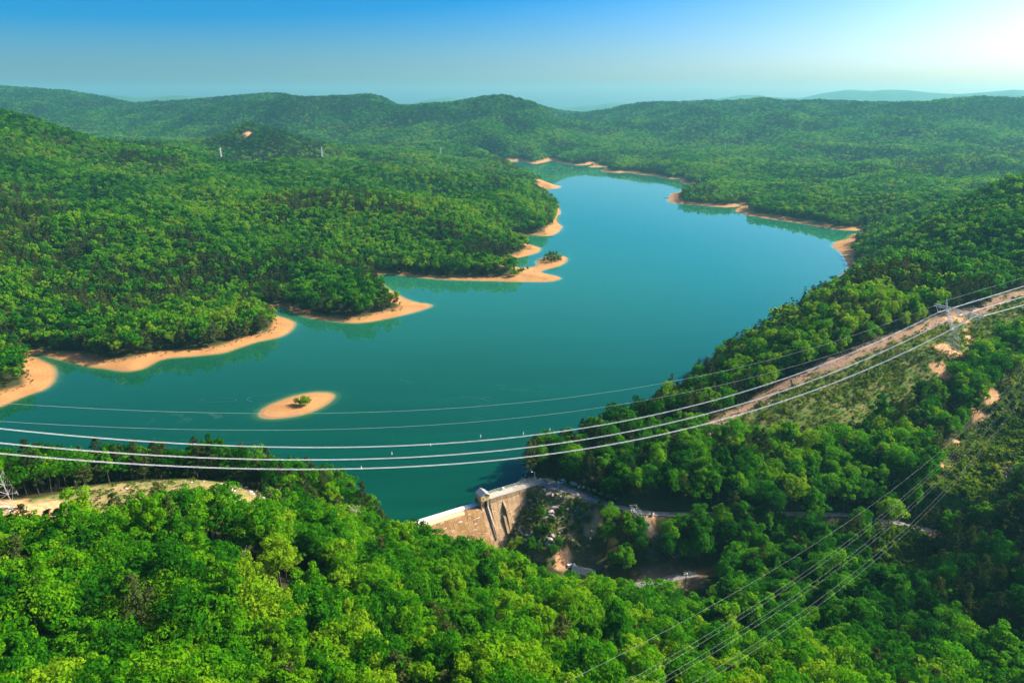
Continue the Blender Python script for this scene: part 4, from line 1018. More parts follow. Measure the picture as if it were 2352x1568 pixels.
for sgn in (-1, 1):
    m = MB(); m.bar((0, y0 - .42, pk + .02), (sgn * 2.97, y0 - .42, hh - .2), .09, 4); child(hut, 'bargeboard', m.mesh('bargeboard', M_TRIM))
def window(par, x, y, z, w, h, ax='y', dark=M_DARK):
    t = .06
    f = MB(); g = MB()
    if ax == 'y':
        for a, b2, c, d in ((x - w, x + w, z - h, z - h + .12), (x - w, x + w, z + h - .12, z + h), (x - w, x - w + .1, z - h, z + h), (x + w - .1, x + w, z - h, z + h)): f.box(a, b2, y - t, y + t, c, d)
        g.box(x - w + .1, x + w - .1, y - .02, y + .03, z - h + .12, z + h - .12)
    else:
        for a, b2, c, d in ((y - w, y + w, z - h, z - h + .12), (y - w, y + w, z + h - .12, z + h), (y - w, y - w + .1, z - h, z + h), (y + w - .1, y + w, z - h, z + h)): f.box(x - t, x + t, a, b2, c, d)
        g.box(x - .03, x + .03, y - w + .1, y + w - .1, z - h + .12, z + h - .12)
    fo = child(par, 'window', f.mesh('window', M_TRIM)); child(fo, 'pane', g.mesh('pane', dark)); return fo
window(hut, -1.15, y0 - .02, 1.35, .5, .55); window(hut, 1.2, y0 - .02, 1.35, .5, .6, dark=flat('pale_glass', (.45, .46, .45), .3))  # right-hand pane in a paler grey than the others
window(hut, x0 - .02, -1.2, 1.3, .5, .6, 'x'); window(hut, x0 - .02, 1.3, 1.3, .5, .6, 'x')
m = MB(); m.prism([(-.42, 3.0), (.42, 3.0), (.25, 3.32), (-.25, 3.32)], y0 - .08, y0 + .02); child(hut, 'vent', m.mesh('vent', M_DARK))
m = MB(); m.box(1.6, 2.5, y1 - .02, y1 + .06, 0, 2.1); child(hut, 'door', m.mesh('door', flat('brown_door', (.2, .12, .07), .6)))

def railing(name, pts, h, label, m_, r=.035, rails=(1.0, .5), step=2.4, post_r=.04):
    o = empty(name, pts[0], 0, label, 'railing'); inv = Vector(pts[0])
    for rr in rails:
        m = MB(); m.path([Vector(p) - inv + Vector((0, 0, h * rr)) for p in pts], r, 4); child(o, 'rail', m.mesh('rail', m_))
    pm = MB(); pm.bar((0, 0, 0), (0, 0, h), post_r, 4); pme = pm.mesh('post', m_)
    for a, b2 in zip(pts, pts[1:]):
        a = Vector(a); b2 = Vector(b2); n_ = max(1, int((b2 - a).length / step))
        for k in range(n_):
            child(o, 'post', pme, loc=a.lerp(b2, k / n_) - inv)
    child(o, 'post', pme, loc=Vector(pts[-1]) - inv); return o
railing('railing', [dl(4.6, .2, 4.75), dl(36, .2, 4.75)], 1.25, 'pale green pipe railing along the water side of the dam walkway', M_RAIL, r=.07, post_r=.06)
railing('railing', [dl(4.6, -4.9, 4.75), dl(29, -4.9, 4.75)], 1.1, 'thin grey railing along the downstream side of the dam walkway', M_STEEL)
# fence and gate across the walkway
g = railing('gate', [dl(23.5, -4.8, 4.6), dl(24.5, -.2, 4.6)], 2.2, 'galvanised pipe gate closing off the dam walkway', M_STEEL, step=1.2, rails=(1.0, .5, .06)); g['category'] = 'gate'
railing('fence', [dl(24.5, .4, 4.6), dl(34.5, 1.2, 4.6)], 1.9, 'wire fence on posts on the water side by the walkway gate', M_STEEL, step=2.4, rails=(1.0, .66, .33))['category'] = 'fence'
railing('fence', [dl(24.0, -5.0, 4.6), dl(32.5, -5.6, 4.6), dl(36, -6.5, 4.5)], 1.9, 'wire fence on posts above the rocky slope by the walkway gate', M_STEEL, step=2.4, rails=(1.0, .66, .33))['category'] = 'fence'
# white lamp / hydrant-like gauge on the crest
gs = empty('water_gauge', dl(14.5, -.6, 4.56), 0, 'white gauge post with a flat cap on the dam walkway', 'gauge')
m = MB(); m.bar((0, 0, 0), (0, 0, 1.3), .16, 8); child(gs, 'post', m.mesh('post', M_TRIM))
m = MB(); m.bar((0, 0, 1.3), (0, 0, 1.45), .12, 8, .75); m.bar((0, 0, 1.45), (0, 0, 1.6), .75, 8, .2); child(gs, 'cap', m.mesh('cap', M_TRIM))
gs = empty('marker_post', dl(5.2, .7, 4.56), 0, 'leaning white marker post beside the gate house corner', 'post'); m = MB(); m.bar((0, 0, 0), (.35, .2, 1.5), .14, 6, .18); child(gs, 'shaft', m.mesh('shaft', M_TRIM))
gs = empty('marker_post', dl(34.3, .1, 4.5), 0, 'orange based white marker post at the walkway end', 'post')
m = MB(); m.bar((0, 0, 0), (0, 0, .8), .28, 8, .24); child(gs, 'base', m.mesh('base', flat('orange_plastic', (.75, .25, .04), .5))); m = MB(); m.bar((0, 0, .8), (0, 0, 1.7), .2, 8, .16); child(gs, 'top', m.mesh('top', M_TRIM))

# ------------------------------------------------------------------ roads
def road(name, a, label=None):
    V_ = []; F_ = []
    for i in range(len(a)):
        d = a[min(i + 1, len(a) - 1), :2] - a[max(i - 1, 0), :2]; d = d / (np.linalg.norm(d) + 1e-9); nn = np.array([-d[1], d[0]])
        w = a[i, 3]; p = a[i, :2]
        for k in (-1, -.94, -.35, .35, .94, 1):
            q = p + nn * w * k; V_.append((q[0], q[1], a[i, 2] + .07 - (.12 if abs(k) == 1 else 0)))
    for i in range(len(a) - 1):
        for k in range(5): F_.append((i * 6 + k, (i + 1) * 6 + k, (i + 1) * 6 + k + 1, i * 6 + k + 1)[::-1])
    return link(name, new_mesh(name, V_, F_, [M_ASPH], smooth=True), kind='structure')
road('access_road', road_up); road('lower_road', road_lo)

# ------------------------------------------------------------------ poles
def gpos(px, py): 
    p = GP(px, py); return Vector(p)
def lamp_pole(px, py, h, label, arm=True):
    p = gpos(px, py); o = empty('street_lamp', p, 0, label, 'lamp post')
    m = MB(); m.bar((0, 0, -.5), (0, 0, h), .13, 6, .09); child(o, 'pole', m.mesh('pole', M_STEEL))
    if arm:
        m = MB(); m.bar((0, 0, h - .2), (-1.3, 0, h + .1), .06, 4); child(o, 'arm', m.mesh('arm', M_STEEL))
        m = MB(); m.box(-2.0, -1.1, -.18, .18, h - .08, h + .14); child(o, 'lamp_head', m.mesh('lamp_head', M_TRIM))
    return o
lamp_pole(1228, 1114, 8.2, 'grey lamp post with short arm at the end of the dam walkway'); lamp_pole(1282, 1129, 7.8, 'plain thin pole at the edge of the parking area by the dam', arm=False)
def utility_pole(px, py, h, label, double=False, rz=.3, tr=True):
    p = gpos(px, py); o = empty('utility_pole', p, rz, label, 'utility pole')
    m = MB(); m.bar((0, 0, -1), (0, 0, h), .2, 6, .14); child(o, 'pole', m.mesh('pole', M_POLE))
    arms = [h - .4] + ([h - 2.6] if double else [])
    for z in arms:
        m = MB(); m.box(-1.9, 1.9, -.22, -.08, z - .12, z + .12); child(o, 'crossarm', m.mesh('crossarm', M_PALE))
        im = MB(); im.bar((0, 0, 0), (0, 0, .42), .13, 6, .08); ime = im.mesh('insulator', M_TRIM)
        for x in (-1.75, -.9, .9, 1.75): child(o, 'insulator', ime, loc=(x, -.15, z + .12))
    if tr:
        im = MB(); im.bar((0, 0, -.55), (0, 0, .55), .33, 8); ime = im.mesh('transformer', M_TRIM)
        for x in (-.62, .62): child(o, 'transformer', ime, loc=(x, .25, h - 2.0 if not double else h - 3.9))
    return o
up1 = utility_pole(1451, 1203, 11.5, 'utility pole with white insulators beside the access road bend', double=True, rz=.15)
up2 = utility_pole(1573, 1352, 10, 'utility pole with transformer beside the lower road')
up3 = utility_pole(1937, 1178, 10.5, 'utility pole with two white transformers behind the upper road', rz=.5)
up4 = utility_pole(1443, 1296, 7, 'short bare utility pole by the trees near the grey shed', tr=False)
sg = empty('road_sign', gpos(1369, 1158), 0, 'small white sign on a post beside the access road', 'sign'); m = MB(); m.bar((0, 0, 0), (0, 0, 2.2), .05, 4); child(sg, 'post', m.mesh('post', M_STEEL)); m = MB(); m.box(-.4, .4, -.05, -.01, 1.4, 2.2); child(sg, 'panel', m.mesh('panel', M_TRIM))
# guard cable along the uphill side of the parking area
gr = [gpos(a, b2) for a, b2 in ((1296, 1112), (1318, 1124), (1345, 1135), (1372, 1144))]
railing('guardrail', [tuple(p) for p in gr], .9, 'low grey guardrail along the uphill side of the access road', M_STEEL, rails=(.9,), r=.1, step=3)

def span(name, a, b2, sag, r, label, m_, n_=24, group=None):
    a = Vector(a); b2 = Vector(b2); pts = []
    for k in range(n_ + 1):
        t = k / n_; p = a.lerp(b2, t); p.z -= 4 * sag * t * (1 - t); pts.append(p)
    m = MB(); m.path([p - a for p in pts], r, 4)
    return link(name, m.mesh(name, m_), loc=a, label=label, cat='power line', group=group)
pe = gpos(1552, 1318); pe.z += 9
for k in range(4):
    off = Vector(((-1.75, -.9, .9, 1.75)[k], 0, 0))
    for lvl in ((11.2,) if k % 2 else (11.2, 9.0)):
        span('power_line', up1.location + off + Vector((0, 0, lvl)), pe + off * .8 + Vector((0, 0, (lvl - 11))), 1.2, .03, 'thin service wire above the lower road', M_THIN, 12, group='service wires above the lower road')

# ------------------------------------------------------------------ vehicles
M_CARW = flat('white_car_paint', (.78, .78, .77), .25, spec=.6)
M_TYRE = flat('tyre_rubber', (.02, .02, .02), .8)
def suv(loc, rz, label):
    o = empty('parked_car', loc, rz, label, 'car')
    m = MB(); m.prism([(-2.35, .35), (2.35, .35), (2.42, .62), (2.38, .92), (1.15, 1.08), (-2.36, 1.1), (-2.42, .6)], -.92, .92); child(o, 'body', m.mesh('body', M_CARW))
    m = MB(); n0 = len(m.v)
    lo = [(-2.3, -.88), (1.05, -.88), (1.05, .88), (-2.3, .88)]; hi = [(-2.05, -.72), (.25, -.72), (.25, .72), (-2.05, .72)]
    m.add([(x, y, 1.09) for x, y in lo] + [(x, y, 1.66) for x, y in hi], [(0, 1, 5, 4), (1, 2, 6, 5), (2, 3, 7, 6), (3, 0, 4, 7), (4, 5, 6, 7)]); child(o, 'windows', m.mesh('windows', M_DARK))
    m = MB(); m.box(-2.12, .32, -.75, .75, 1.65, 1.73)
    for x in (-2.08, -1.1, .1):
        for y in (-.8, .8): m.bar((x - (.15 if x < -2 else -.1 if x > 0 else 0), y * 1.08, 1.1), (x, y * .93, 1.68), .05, 4)
    child(o, 'roof', m.mesh('roof', M_CARW))
    wm = MB(); wm.bar((0, -.12, 0), (0, .12, 0), .37, 12); wme = wm.mesh('tyre', M_TYRE); rm = MB(); rm.bar((0, -.13, 0), (0, .13, 0), .2, 8); rme = rm.mesh('rim', M_STEEL)
    for x in (-1.45, 1.5):
        for y in (-.84, .84):
            w = child(o, 'wheel', wme, loc=(x, y, .37)); child(w, 'rim', rme)
    hm = MB(); hm.box(-.04, .04, -.18, .18, -.1, .1); hme = hm.mesh('headlight', flat('headlight_glass', (.7, .7, .68), .15))
    for y in (-.66, .66): child(o, 'headlight', hme, loc=(2.38, y, .8))
    return o
cp_ = gpos(1289, 1109); suv((cp_.x, cp_.y, H(cp_.x, cp_.y) + .15), math.radians(205), 'white sport utility vehicle parked where the dam road ends')
cp_ = gpos(1312, 1301); suv((cp_.x, cp_.y, H(cp_.x, cp_.y)), math.radians(20), 'white vehicle half hidden by trees left of the grey shed')

# ------------------------------------------------------------------ shed below the dam
sp_ = Vector(PZ(1340, 1322, -20.8)); SR = math.radians(-20)
for _r in (1,):
    sh_ = empty('shed', (sp_.x, sp_.y, H(sp_.x, sp_.y) + .05), SR, 'long grey shed with dark roof and pale door in the shaded hollow', 'shed')
M_SHED = flat('grey_green_siding', (.30, .33, .30), .7, noise=.15, nscale=1.2); M_SROOF = flat('dark_shingle', (.055, .075, .085), .8, noise=.3, nscale=2)
a_, b_s, hh, pk = 5.4, 2.8, 3.0, 4.5
m = MB(); m.prism([(-b_s, -1), (b_s, -1), (b_s, hh), (0, pk - .1), (-b_s, hh)], -a_, a_, axis='x'); child(sh_, 'wall', m.mesh('wall', M_SHED))
for sg_ in (-1, 1):
    m = MB(); vs = [(-a_ - .35, 0, pk), (a_ + .35, 0, pk), (a_ + .35, sg_ * (b_s + .4), hh - .2), (-a_ - .35, sg_ * (b_s + .4), hh - .2)]; vs += [(x, y, z + .15) for x, y, z in vs]
    m.add(vs, [(0, 1, 2, 3), (7, 6, 5, 4), (0, 4, 5, 1), (1, 5, 6, 2), (2, 6, 7, 3), (3, 7, 4, 0)]); child(sh_, 'roof_slope', m.mesh('roof_slope', M_SROOF))
m = MB(); m.box(2.6, 4.4, -b_s - .06, -b_s + .02, 0, 2.4); child(sh_, 'door', m.mesh('door', flat('pale_green_door', (.5, .62, .56), .5)))
m = MB(); m.box(a_ - .02, a_ + .06, -1.5, 1.3, 0, 2.7); child(sh_, 'door', m.mesh('door', flat('pale_blue_roller_door', (.55, .68, .72), .5)), label='pale blue roller door in the gable end')
for x in (-a_, a_, 2.2):
    m = MB(); m.box(x - .08, x + .08, -b_s - .08, -b_s + .05, -.5, hh - .1); child(sh_, 'corner_trim', m.mesh('corner_trim', M_TRIM))

# ------------------------------------------------------------------ transmission towers
def lattice_leg(m, p, q, n_, w0, w1, r):
    """a square lattice mast between p and q"""
    p = Vector(p); q = Vector(q); d = (q - p).normalized(); a = d.cross(Vector((0, 1, 0))).normalized(); b2 = d.cross(a)
    cs = []
    for k in range(n_ + 1):
        t = k / n_; c = p.lerp(q, t); w = w0 * (1 - t) + w1 * t
        cs.append([c + a * w * i + b2 * w * j for i, j in ((-1, -1), (1, -1), (1, 1), (-1, 1))])
    for k in range(4): m.bar(cs[0][k], cs[-1][k], r, 4)
    for k in range(n_):
        for j in range(4):
            m.bar(cs[k][j], cs[k + 1][(j + 1) % 4], r * .6, 3, cap=False); m.bar(cs[k + 1][j], cs[k + 1][(j + 1) % 4], r * .5, 3, cap=False)
            m.bar(cs[k][(j + 1) % 4], cs[k + 1][j], r * .6, 3, cap=False)
def big_tower(loc, rz, label, r=.16, hs=1.0, hgt=1.0):
    o = empty('transmission_tower', loc, rz, label, 'transmission tower'); hw = 15 * hgt; hb = 28 * hgt
    lm = MB(); p0 = Vector((4.6, 4.6, -1.0)); p1 = Vector((1.4, 1.4, hw)); lm.bar(p0, p1, r, 4)
    lme = lm.mesh('leg', M_STEEL)
    for k in range(4): child(o, 'leg', lme, rz=k * math.pi / 2)
    m = MB()
    lv = [0, .28, .52, .74, 1]
    for i in range(4):
        z0_, z1_ = lv[i] * hw, lv[i + 1] * hw; w0 = 4.6 - 3.2 * lv[i]; w1 = 4.6 - 3.2 * lv[i + 1]
        c0 = [(w0 * a, w0 * b2, z0_) for a, b2 in ((1, 1), (-1, 1), (-1, -1), (1, -1))]; c1 = [(w1 * a, w1 * b2, z1_) for a, b2 in ((1, 1), (-1, 1), (-1, -1), (1, -1))]
        for k in range(4):
            m.bar(c0[k], c1[(k + 1) % 4], r * .55, 3, cap=False); m.bar(c0[(k + 1) % 4], c1[k], r * .55, 3, cap=False); m.bar(c1[k], c1[(k + 1) % 4], r * .5, 3, cap=False)
    child(o, 'bracing', m.mesh('bracing', M_STEEL))
    for s_ in (-1, 1):
        m = MB(); lattice_leg(m, (s_ * .8, 0, hw - .4), (s_ * 8.2, 0, hb), 5, .8, .55, r * .75); child(o, 'upright', m.mesh('upright', M_STEEL))
        m = MB(); lattice_leg(m, (s_ * 8.2, 0, hb), (s_ * 9.4, 0, hb + 6.5), 3, .6, .12, r * .6); child(o, 'peak', m.mesh('peak', M_STEEL))
    m = MB(); lattice_leg(m, (-17, 0, hb + .6), (17, 0, hb + .6), 12, .75, .75, r * .7); child(o, 'crossarm', m.mesh('crossarm', M_STEEL))
    im = MB(); im.bar((-1.8, 0, 0), (0, 0, -3.9), .16, 6); im.bar((1.8, 0, 0), (0, 0, -3.9), .16, 6); ime = im.mesh('insulator', M_TRIM)
    for x in (-13.7, 0, 13.7): child(o, 'insulator', ime, loc=(x, 0, hb))
    return o
LT = Vector((*PZ(3, 1152, 57)[:2], 0)); LT.z = H(LT.x, LT.y)
RT = Vector((*PY(2182, 803, 453)[:2], 0)); RT.z = H(RT.x, RT.y)
ldir = (RT - LT); ldir.z = 0; ldir.normalize(); lperp = Vector((-ldir.y, ldir.x, 0))
langl = math.atan2(ldir.y, ldir.x) + math.pi / 2
big_tower(LT, langl, 'grey lattice transmission tower cut off by the left edge above the clearing', r=.17)
rto = big_tower(RT, langl, 'lattice transmission tower on bare earth in the cleared strip at right', r=.15)
NT = Vector((640, 705, 0)); ndir = (NT - RT).normalized(); ndir.z = 0
NP = Vector((-ndir.y, ndir.x, 0)).normalized()
def fit_wire(samples, P0, P1, deg=2):
    d = (P1 - P0); d.z = 0; L_ = d.length; d.normalize(); S = []; Zs = []
    for px, py in samples:
        a, dy, dz = ray(px, py)
        # P0 + d s = (a t, dy t)
        det = a * (-d.y) - dy * (-d.x)
        t = (P0.x * (-d.y) - P0.y * (-d.x)) / det; s_ = (a * P0.y - dy * P0.x) / det
        S.append(s_); Zs.append(CAM_H + dz * t)
    return S, Zs, d, L_
def wire(name, samples, P0, P1, r, label, cat, group, offs=((0, 0),), m_=None, n_=60):
    S, Zs, d, L_ = fit_wire(samples, P0, P1); c = np.polyfit(S, Zs, 2 if len(S) > 2 else 1)
    if DBG: print(name, label[:30], 'resid', np.round(np.polyval(c, S) - Zs, 1), 'ends', round(float(np.polyval(c, 0)), 1), round(float(np.polyval(c, L_)), 1))
    pts = [P0 + d * (L_ * k / n_) for k in range(n_ + 1)]
    for k, p in enumerate(pts): p.z = float(np.polyval(c, L_ * k / n_))
    o = empty(name, pts[0], 0, label, cat, group); inv = pts[0]; perp = Vector((-d.y, d.x, 0))
    for u_, w_ in offs:
        m = MB(); m.path([p - inv + perp * u_ + Vector((0, 0, w_)) for p in pts], r, 4); child(o, 'conductor', m.mesh('conductor', m_ or M_CABLE))
    return pts
DBG = True
BUN = ((-.35, .0), (.35, .0))
spans = [
 ('A', 'farthest of the three thick pale conductor pairs crossing above the lake', [(0, 991), (403, 1015), (804, 1021), (1088, 1008), (1550, 946.8), (1821, 867.4), (2026, 778.6), (2143, 721)], 13.7, [(2143, 721), (2352, 657)]),
 ('B', 'middle one of the three thick pale conductor pairs crossing above the lake', [(0, 1026), (403, 1043.5), (804, 1049), (1088, 1034), (1550, 973.4), (1821, 894.8), (2177, 731)], 0, [(2177, 731), (2352, 681)]),
 ('C', 'nearest of the three thick pale conductor pairs crossing above the lake', [(0, 1050), (403, 1067), (804, 1069.5), (1088, 1055.5), (1550, 994), (1821, 920.4), (2213, 738)], -13.7, [(2213, 738), (2352, 700)])]
for k, lab, smp, off, smp2 in spans:
    P0 = LT + lperp * off; P1 = RT + lperp * off
    P0e = P0 - ldir * 60
    wire('power_line', smp, P0, P1, .085, lab, 'power line', 'high voltage lines across the lake', BUN)
    wire('power_line', smp2, P1, NT + NP * off, .085, lab.replace('crossing above the lake', 'leaving the right-hand pylon uphill'), 'power line', 'high voltage lines beyond the right pylon', BUN)
wire('power_line', [(0, 932), (590, 945), (804, 943), (1088, 929.7), (1427, 895.5), (1550, 876.7), (1770, 833), (2044, 741), (2150, 697)], LT + lperp * 9.4, RT + lperp * 9.4, .05, 'thin upper shield wire passing in front of the sandy island', 'power line', 'thin shield wires', m_=M_THIN)
wire('power_line', [(0, 975), (403, 983), (804, 978.5), (1088, 962), (1543, 911), (1753, 867), (2184, 709)], LT - lperp * 9.4, RT - lperp * 9.4, .05, 'thin lower shield wire just above the thick conductors', 'power line', 'thin shield wires', m_=M_THIN)
wire('power_line', [(2150, 697), (2348, 638)], RT + lperp * 9.4, NT + NP * 9.4, .05, 'thin shield wire leaving the top of the right pylon', 'power line', 'thin shield wires', m_=M_THIN)
big_tower((640, 705, H(640, 705)), math.atan2(ndir.y, ndir.x) + math.pi / 2, 'transmission tower farther up the right-hand cleared strip', r=.15)
# small white line weights
mm_w = MB(); mm_w.bar((0, 0, -.55), (0, 0, -.05), .24, 6); mm_w.bar((0, 0, .05), (0, 0, .5), .2, 6); mmw = mm_w.mesh('body', M_TRIM)
mr2 = MB(); mr2.bar((0, 0, -1.4), (0, 0, 1.4), .03, 3); mrw = mr2.mesh('rod', M_THIN)
for px, py, off, what in [(1104, 1001, 13.7, 'above the farthest conductor pair, left of two'), (1202, 994.5, 13.7, 'above the farthest conductor pair, middle'), (1263, 986, 13.7, 'above the farthest conductor pair near the pine ridge'), (989, 1021, 13.7, 'below the farthest conductor pair'), (900, 1040.5, 0, 'above the middle conductor pair'), (830, 1073.5, -13.7, 'below the nearest conductor pair')]:
    S, Zs, d, L_ = fit_wire([(px, py)], LT + lperp * off, RT + lperp * off); p = LT + lperp * off + d * S[0]; p.z = Zs[0]
    o = empty('line_marker', p, 0, 'small white line marker ' + what, 'line marker', 'white markers on the power lines'); child(o, 'body', mmw); child(o, 'rod', mrw)

# lower right line
M_LOWW = flat('dull_wire', (.30, .31, .30), .5)
LW = [(1293, 849, 'leftmost thin wire of the lower right line', .023), (1432, 857, 'second thin wire of the lower right line', .018), (1452, 862, 'third thin wire, paired with the second', .018),
      (1500, 880, 'fourth thin wire of the lower right line', .018), (1522, 885, 'fifth thin wire, paired with the fourth', .018), (1588, 905, 'sixth thin wire of the lower right line', .018), (1614, 910, 'rightmost thin wire of the lower right line', .018)]
N0 = Vector(PZ(1293, 1568, 68)); F0 = Vector(PZ(2352, 849, 40))
S, Zs, d, L_ = fit_wire([(1293, 1568), (1548, 1438.6), (1828, 1276), (2163, 1033), (2352, 849)], N0, F0)
c1 = np.polyfit(S, Zs, 2); print('lower', np.round(np.polyval(c1, S) - Zs, 1), c1)
for x_, y_, lab, r in LW:
    a = Vector(PZ(x_, 1568, 68)); b2 = Vector(PZ(2352, y_, 40)); dd = (b2 - a); pts = []
    for k in range(-8, 61):
        t = k / 50; p = a + dd * t; base = 68 + (40 - 68) * t; p.z = base + (float(np.polyval(c1, L_ * t)) - (68 + (40 - 68) * t)); pts.append(p)
    m = MB(); m.path([p - pts[0] for p in pts], r, 4)
    link('power_line', m.mesh('power_line', M_LOWW), loc=pts[0], label=lab + ' above the foreground trees', cat='power line', group='thin wires of the lower right line')

# towers on the far hills
def far_tower(px, Y, h, label, v=False):
    x = PY(px, 300, Y)[0]; z = H(x, Y); o = empty('transmission_tower', (x, Y, z), 0, label, 'transmission tower')
    if v:
        for s_ in (-1, 1):
            m = MB(); lattice_leg(m, (s_ * .5, 0, 0), (s_ * 7.5, 0, h * .7), 5, 1.2, 1.0, .35); lattice_leg(m, (s_ * 7.5, 0, h * .7), (s_ * 9.5, 0, h), 3, .9, .2, .3); child(o, 'upright', m.mesh('upright', M_STEEL))
        m = MB(); lattice_leg(m, (-16, 0, h * .7), (16, 0, h * .7), 8, 1.0, 1.0, .3); child(o, 'crossarm', m.mesh('crossarm', M_STEEL))
    else:
        m = MB(); lattice_leg(m, (0, 0, 0), (0, 0, h), 6, 2.0, .6, .45); child(o, 'mast', m.mesh('mast', M_TRIM))
        for z_ in (.72, .84, .96):
            m = MB(); m.bar((-3.6, 0, h * z_), (3.6, 0, h * z_), .4, 4); child(o, 'crossarm', m.mesh('crossarm', M_TRIM))
    return o
far_tower(2180, 3390, 50, 'two-horned lattice tower on the far right skyline', True)
far_tower(500, 1990, 38, 'pale mast on the flank of the conical hill'); far_tower(735, 2080, 42, 'pale mast on the forest right of the conical hill'); far_tower(1010, 2350, 34, 'tiny pale mast in the forest left of the lake head'); far_tower(1670, 2700, 40, 'pale mast in the forest on the slope right of the lake head')

# ------------------------------------------------------------------ floating dock
dk = Vector(PZ(1536, 454, 0)); o = empty('dock', (dk.x, dk.y, 0), .1, 'small grey floating dock at the tip of the far right beach', 'dock')
m = MB(); m.box(-9, 3, -1.5, 1.5, .1, .7); child(o, 'deck', m.mesh('deck', M_STEEL)); m = MB(); m.box(3, 14, -.7, .7, .5, .8); child(o, 'gangway', m.mesh('gangway', M_STEEL)); m = MB(); m.box(-8.5, -4, -1.2, 1.2, .7, 1.6); child(o, 'shelter', m.mesh('shelter', M_TRIM))

# ------------------------------------------------------------------ rocks
def rock_mesh(seed, sx, sy, sz, mt):
    import bmesh
    bm = bmesh.new(); bmesh.ops.create_icosphere(bm, subdivisions=2, radius=1); r_ = np.random.default_rng(seed)
    pl_ = r_.normal(size=(9, 3)); pl_ /= np.linalg.norm(pl_, axis=1, keepdims=True); of = r_.uniform(.45, .8, 9)
    for v in bm.verts:
        c = np.array(v.co)
        for n_, o_ in zip(pl_, of):
            e_ = c @ n_ - o_
            if e_ > 0: c = c - n_ * e_
        v.co = Vector((c[0] * sx, c[1] * sy, c[2] * sz)) + Vector(r_.normal(size=3) * .03)
    me = bpy.data.meshes.new('rock'); bm.to_mesh(me); bm.free(); me.materials.append(mt); return me
ROCKS = [rock_mesh(s, *d, M_ROCK) for s, d in enumerate([(1.6, .9, .9), (1.1, 1.0, .8), (2.2, .8, 1.0), (1.2, .7, 1.3), (.9, .8, .6), (2.6, 1.2, .8)])]
ROCKW = [rock_mesh(s + 20, *d, M_ROCKW) for s, d in enumerate([(1.2, .8, .6), (.9, .8, .5), (1.6, .8, .6)])]
rr_ = random.Random(5)
def rock(px, py, sc, kind, label, group, tilt=.3):
    p = GP(px, py); o = link('rock', rr_.choice(kind), loc=(p[0], p[1], H(p[0], p[1]) + .1 * sc), label=label, cat='rock', group=group)
    o.rotation_euler = (rr_.uniform(-tilt, tilt), rr_.uniform(-tilt, tilt), rr_.uniform(0, 6.3)); o.scale = (sc, sc, sc * rr_.uniform(.8, 1.2)); return o
for px, py, sc in [(1178, 1174, 1.9), (1170, 1176, 1.6), (1163, 1175, 1.5), (1188, 1168, 1.2), (1200, 1160, 1.0), (1268, 1176, 2.1), (1275, 1170, 1.9), (1264, 1186, 1.8), (1272, 1183, 1.5), (1281, 1163, 1.2), (1255, 1190, 1.4), (1196, 1222, 1.7), (1204, 1216, 1.4), (1188, 1226, 1.4), (1213, 1232, 1.6), (1206, 1240, 1.8), (1221, 1226, 1.2), (1262, 1240, 2.0), (1268, 1232, 1.5), (1258, 1248, 1.6),
     (1178, 1188, 1.1), (1172, 1196, .9), (1184, 1194, .8), (1260, 1135, 1.1), (1270, 1138, 1.2), (1279, 1134, .9), (1288, 1142, 1.1), (1296, 1140, 1.0), (1222, 1150, .8), (1232, 1144, .9), (1228, 1158, .7), (1212, 1170, .8), (1240, 1160, .7), (1236, 1206, .9), (1228, 1200, .8), (1290, 1200, .9), (1300, 1190, .8), (1310, 1206, .9), (1180, 1240, 1.3), (1170, 1232, 1.2), (1240, 1262, 1.1), (1290, 1220, .9), (1316, 1182, .7), (1330, 1190, .7), (1160, 1212, 1.2), (1156, 1204, 1.1), (1166, 1222, 1.2), (1152, 1216, 1.0), (1250, 1126, .8), (1241, 1130, .8), (1275, 1150, .7)]:
    rock(px, py, sc * 1.0, ROCKS, 'tan boulder on the slope right of the dam', 'boulders on the rocky slope')
for k in range(60):
    rock(rr_.uniform(1165, 1372), rr_.uniform(1130, 1265), rr_.uniform(.4, .95), ROCKS, 'tan boulder on the slope right of the dam', 'boulders on the rocky slope')
for k in range(26):
    rock(1198 + k * 1.5 + rr_.uniform(-2, 2), 1104 - k * 2.2 + rr_.uniform(-3, 5), rr_.uniform(.6, 1.3), ROCKS, 'dark boulder on the shore by the dam', 'boulders on the shore by the dam')
for px, py, sc in [(510, 1112, 1.0), (517, 1114, .8), (530, 1125, 1.3), (538, 1128, 1.0), (555, 1118, .9), (562, 1120, 1.0), (575, 1130, 1.6), (580, 1136, 1.3), (590, 1128, 1.0), (600, 1140, 1.5), (606, 1146, 1.2), (628, 1146, 1.2), (440, 1108, .8), (425, 1105, .7), (468, 1106, .8), (420, 1122, 1.0), (430, 1128, .9), (445, 1124, .8), (290, 1122, .8), (540, 1140, 1.2), (550, 1146, 1.0), (130, 1182, 2.2), (150, 1180, 1.4), (8, 1166, 1.6), (30, 1170, 1.5), (20, 1176, 1.3), (225, 1180, 1.2)]:
    rock(px, py, sc, ROCKW, 'pale rock in the left clearing', 'pale rocks in the left clearing', .15)
for px, py in [(1340, 1120), (1352, 1124), (1365, 1128), (1378, 1134), (1400, 1140), (1415, 1146), (1330, 1118), (1320, 1112), (1480, 1205), (1486, 1210), (1530, 1250), (1524, 1256), (1500, 1185)]:
    rock(px, py, rr_.uniform(.8, 1.6), ROCKS, 'grey rock on the bank above the access road', 'rocks on the road bank')

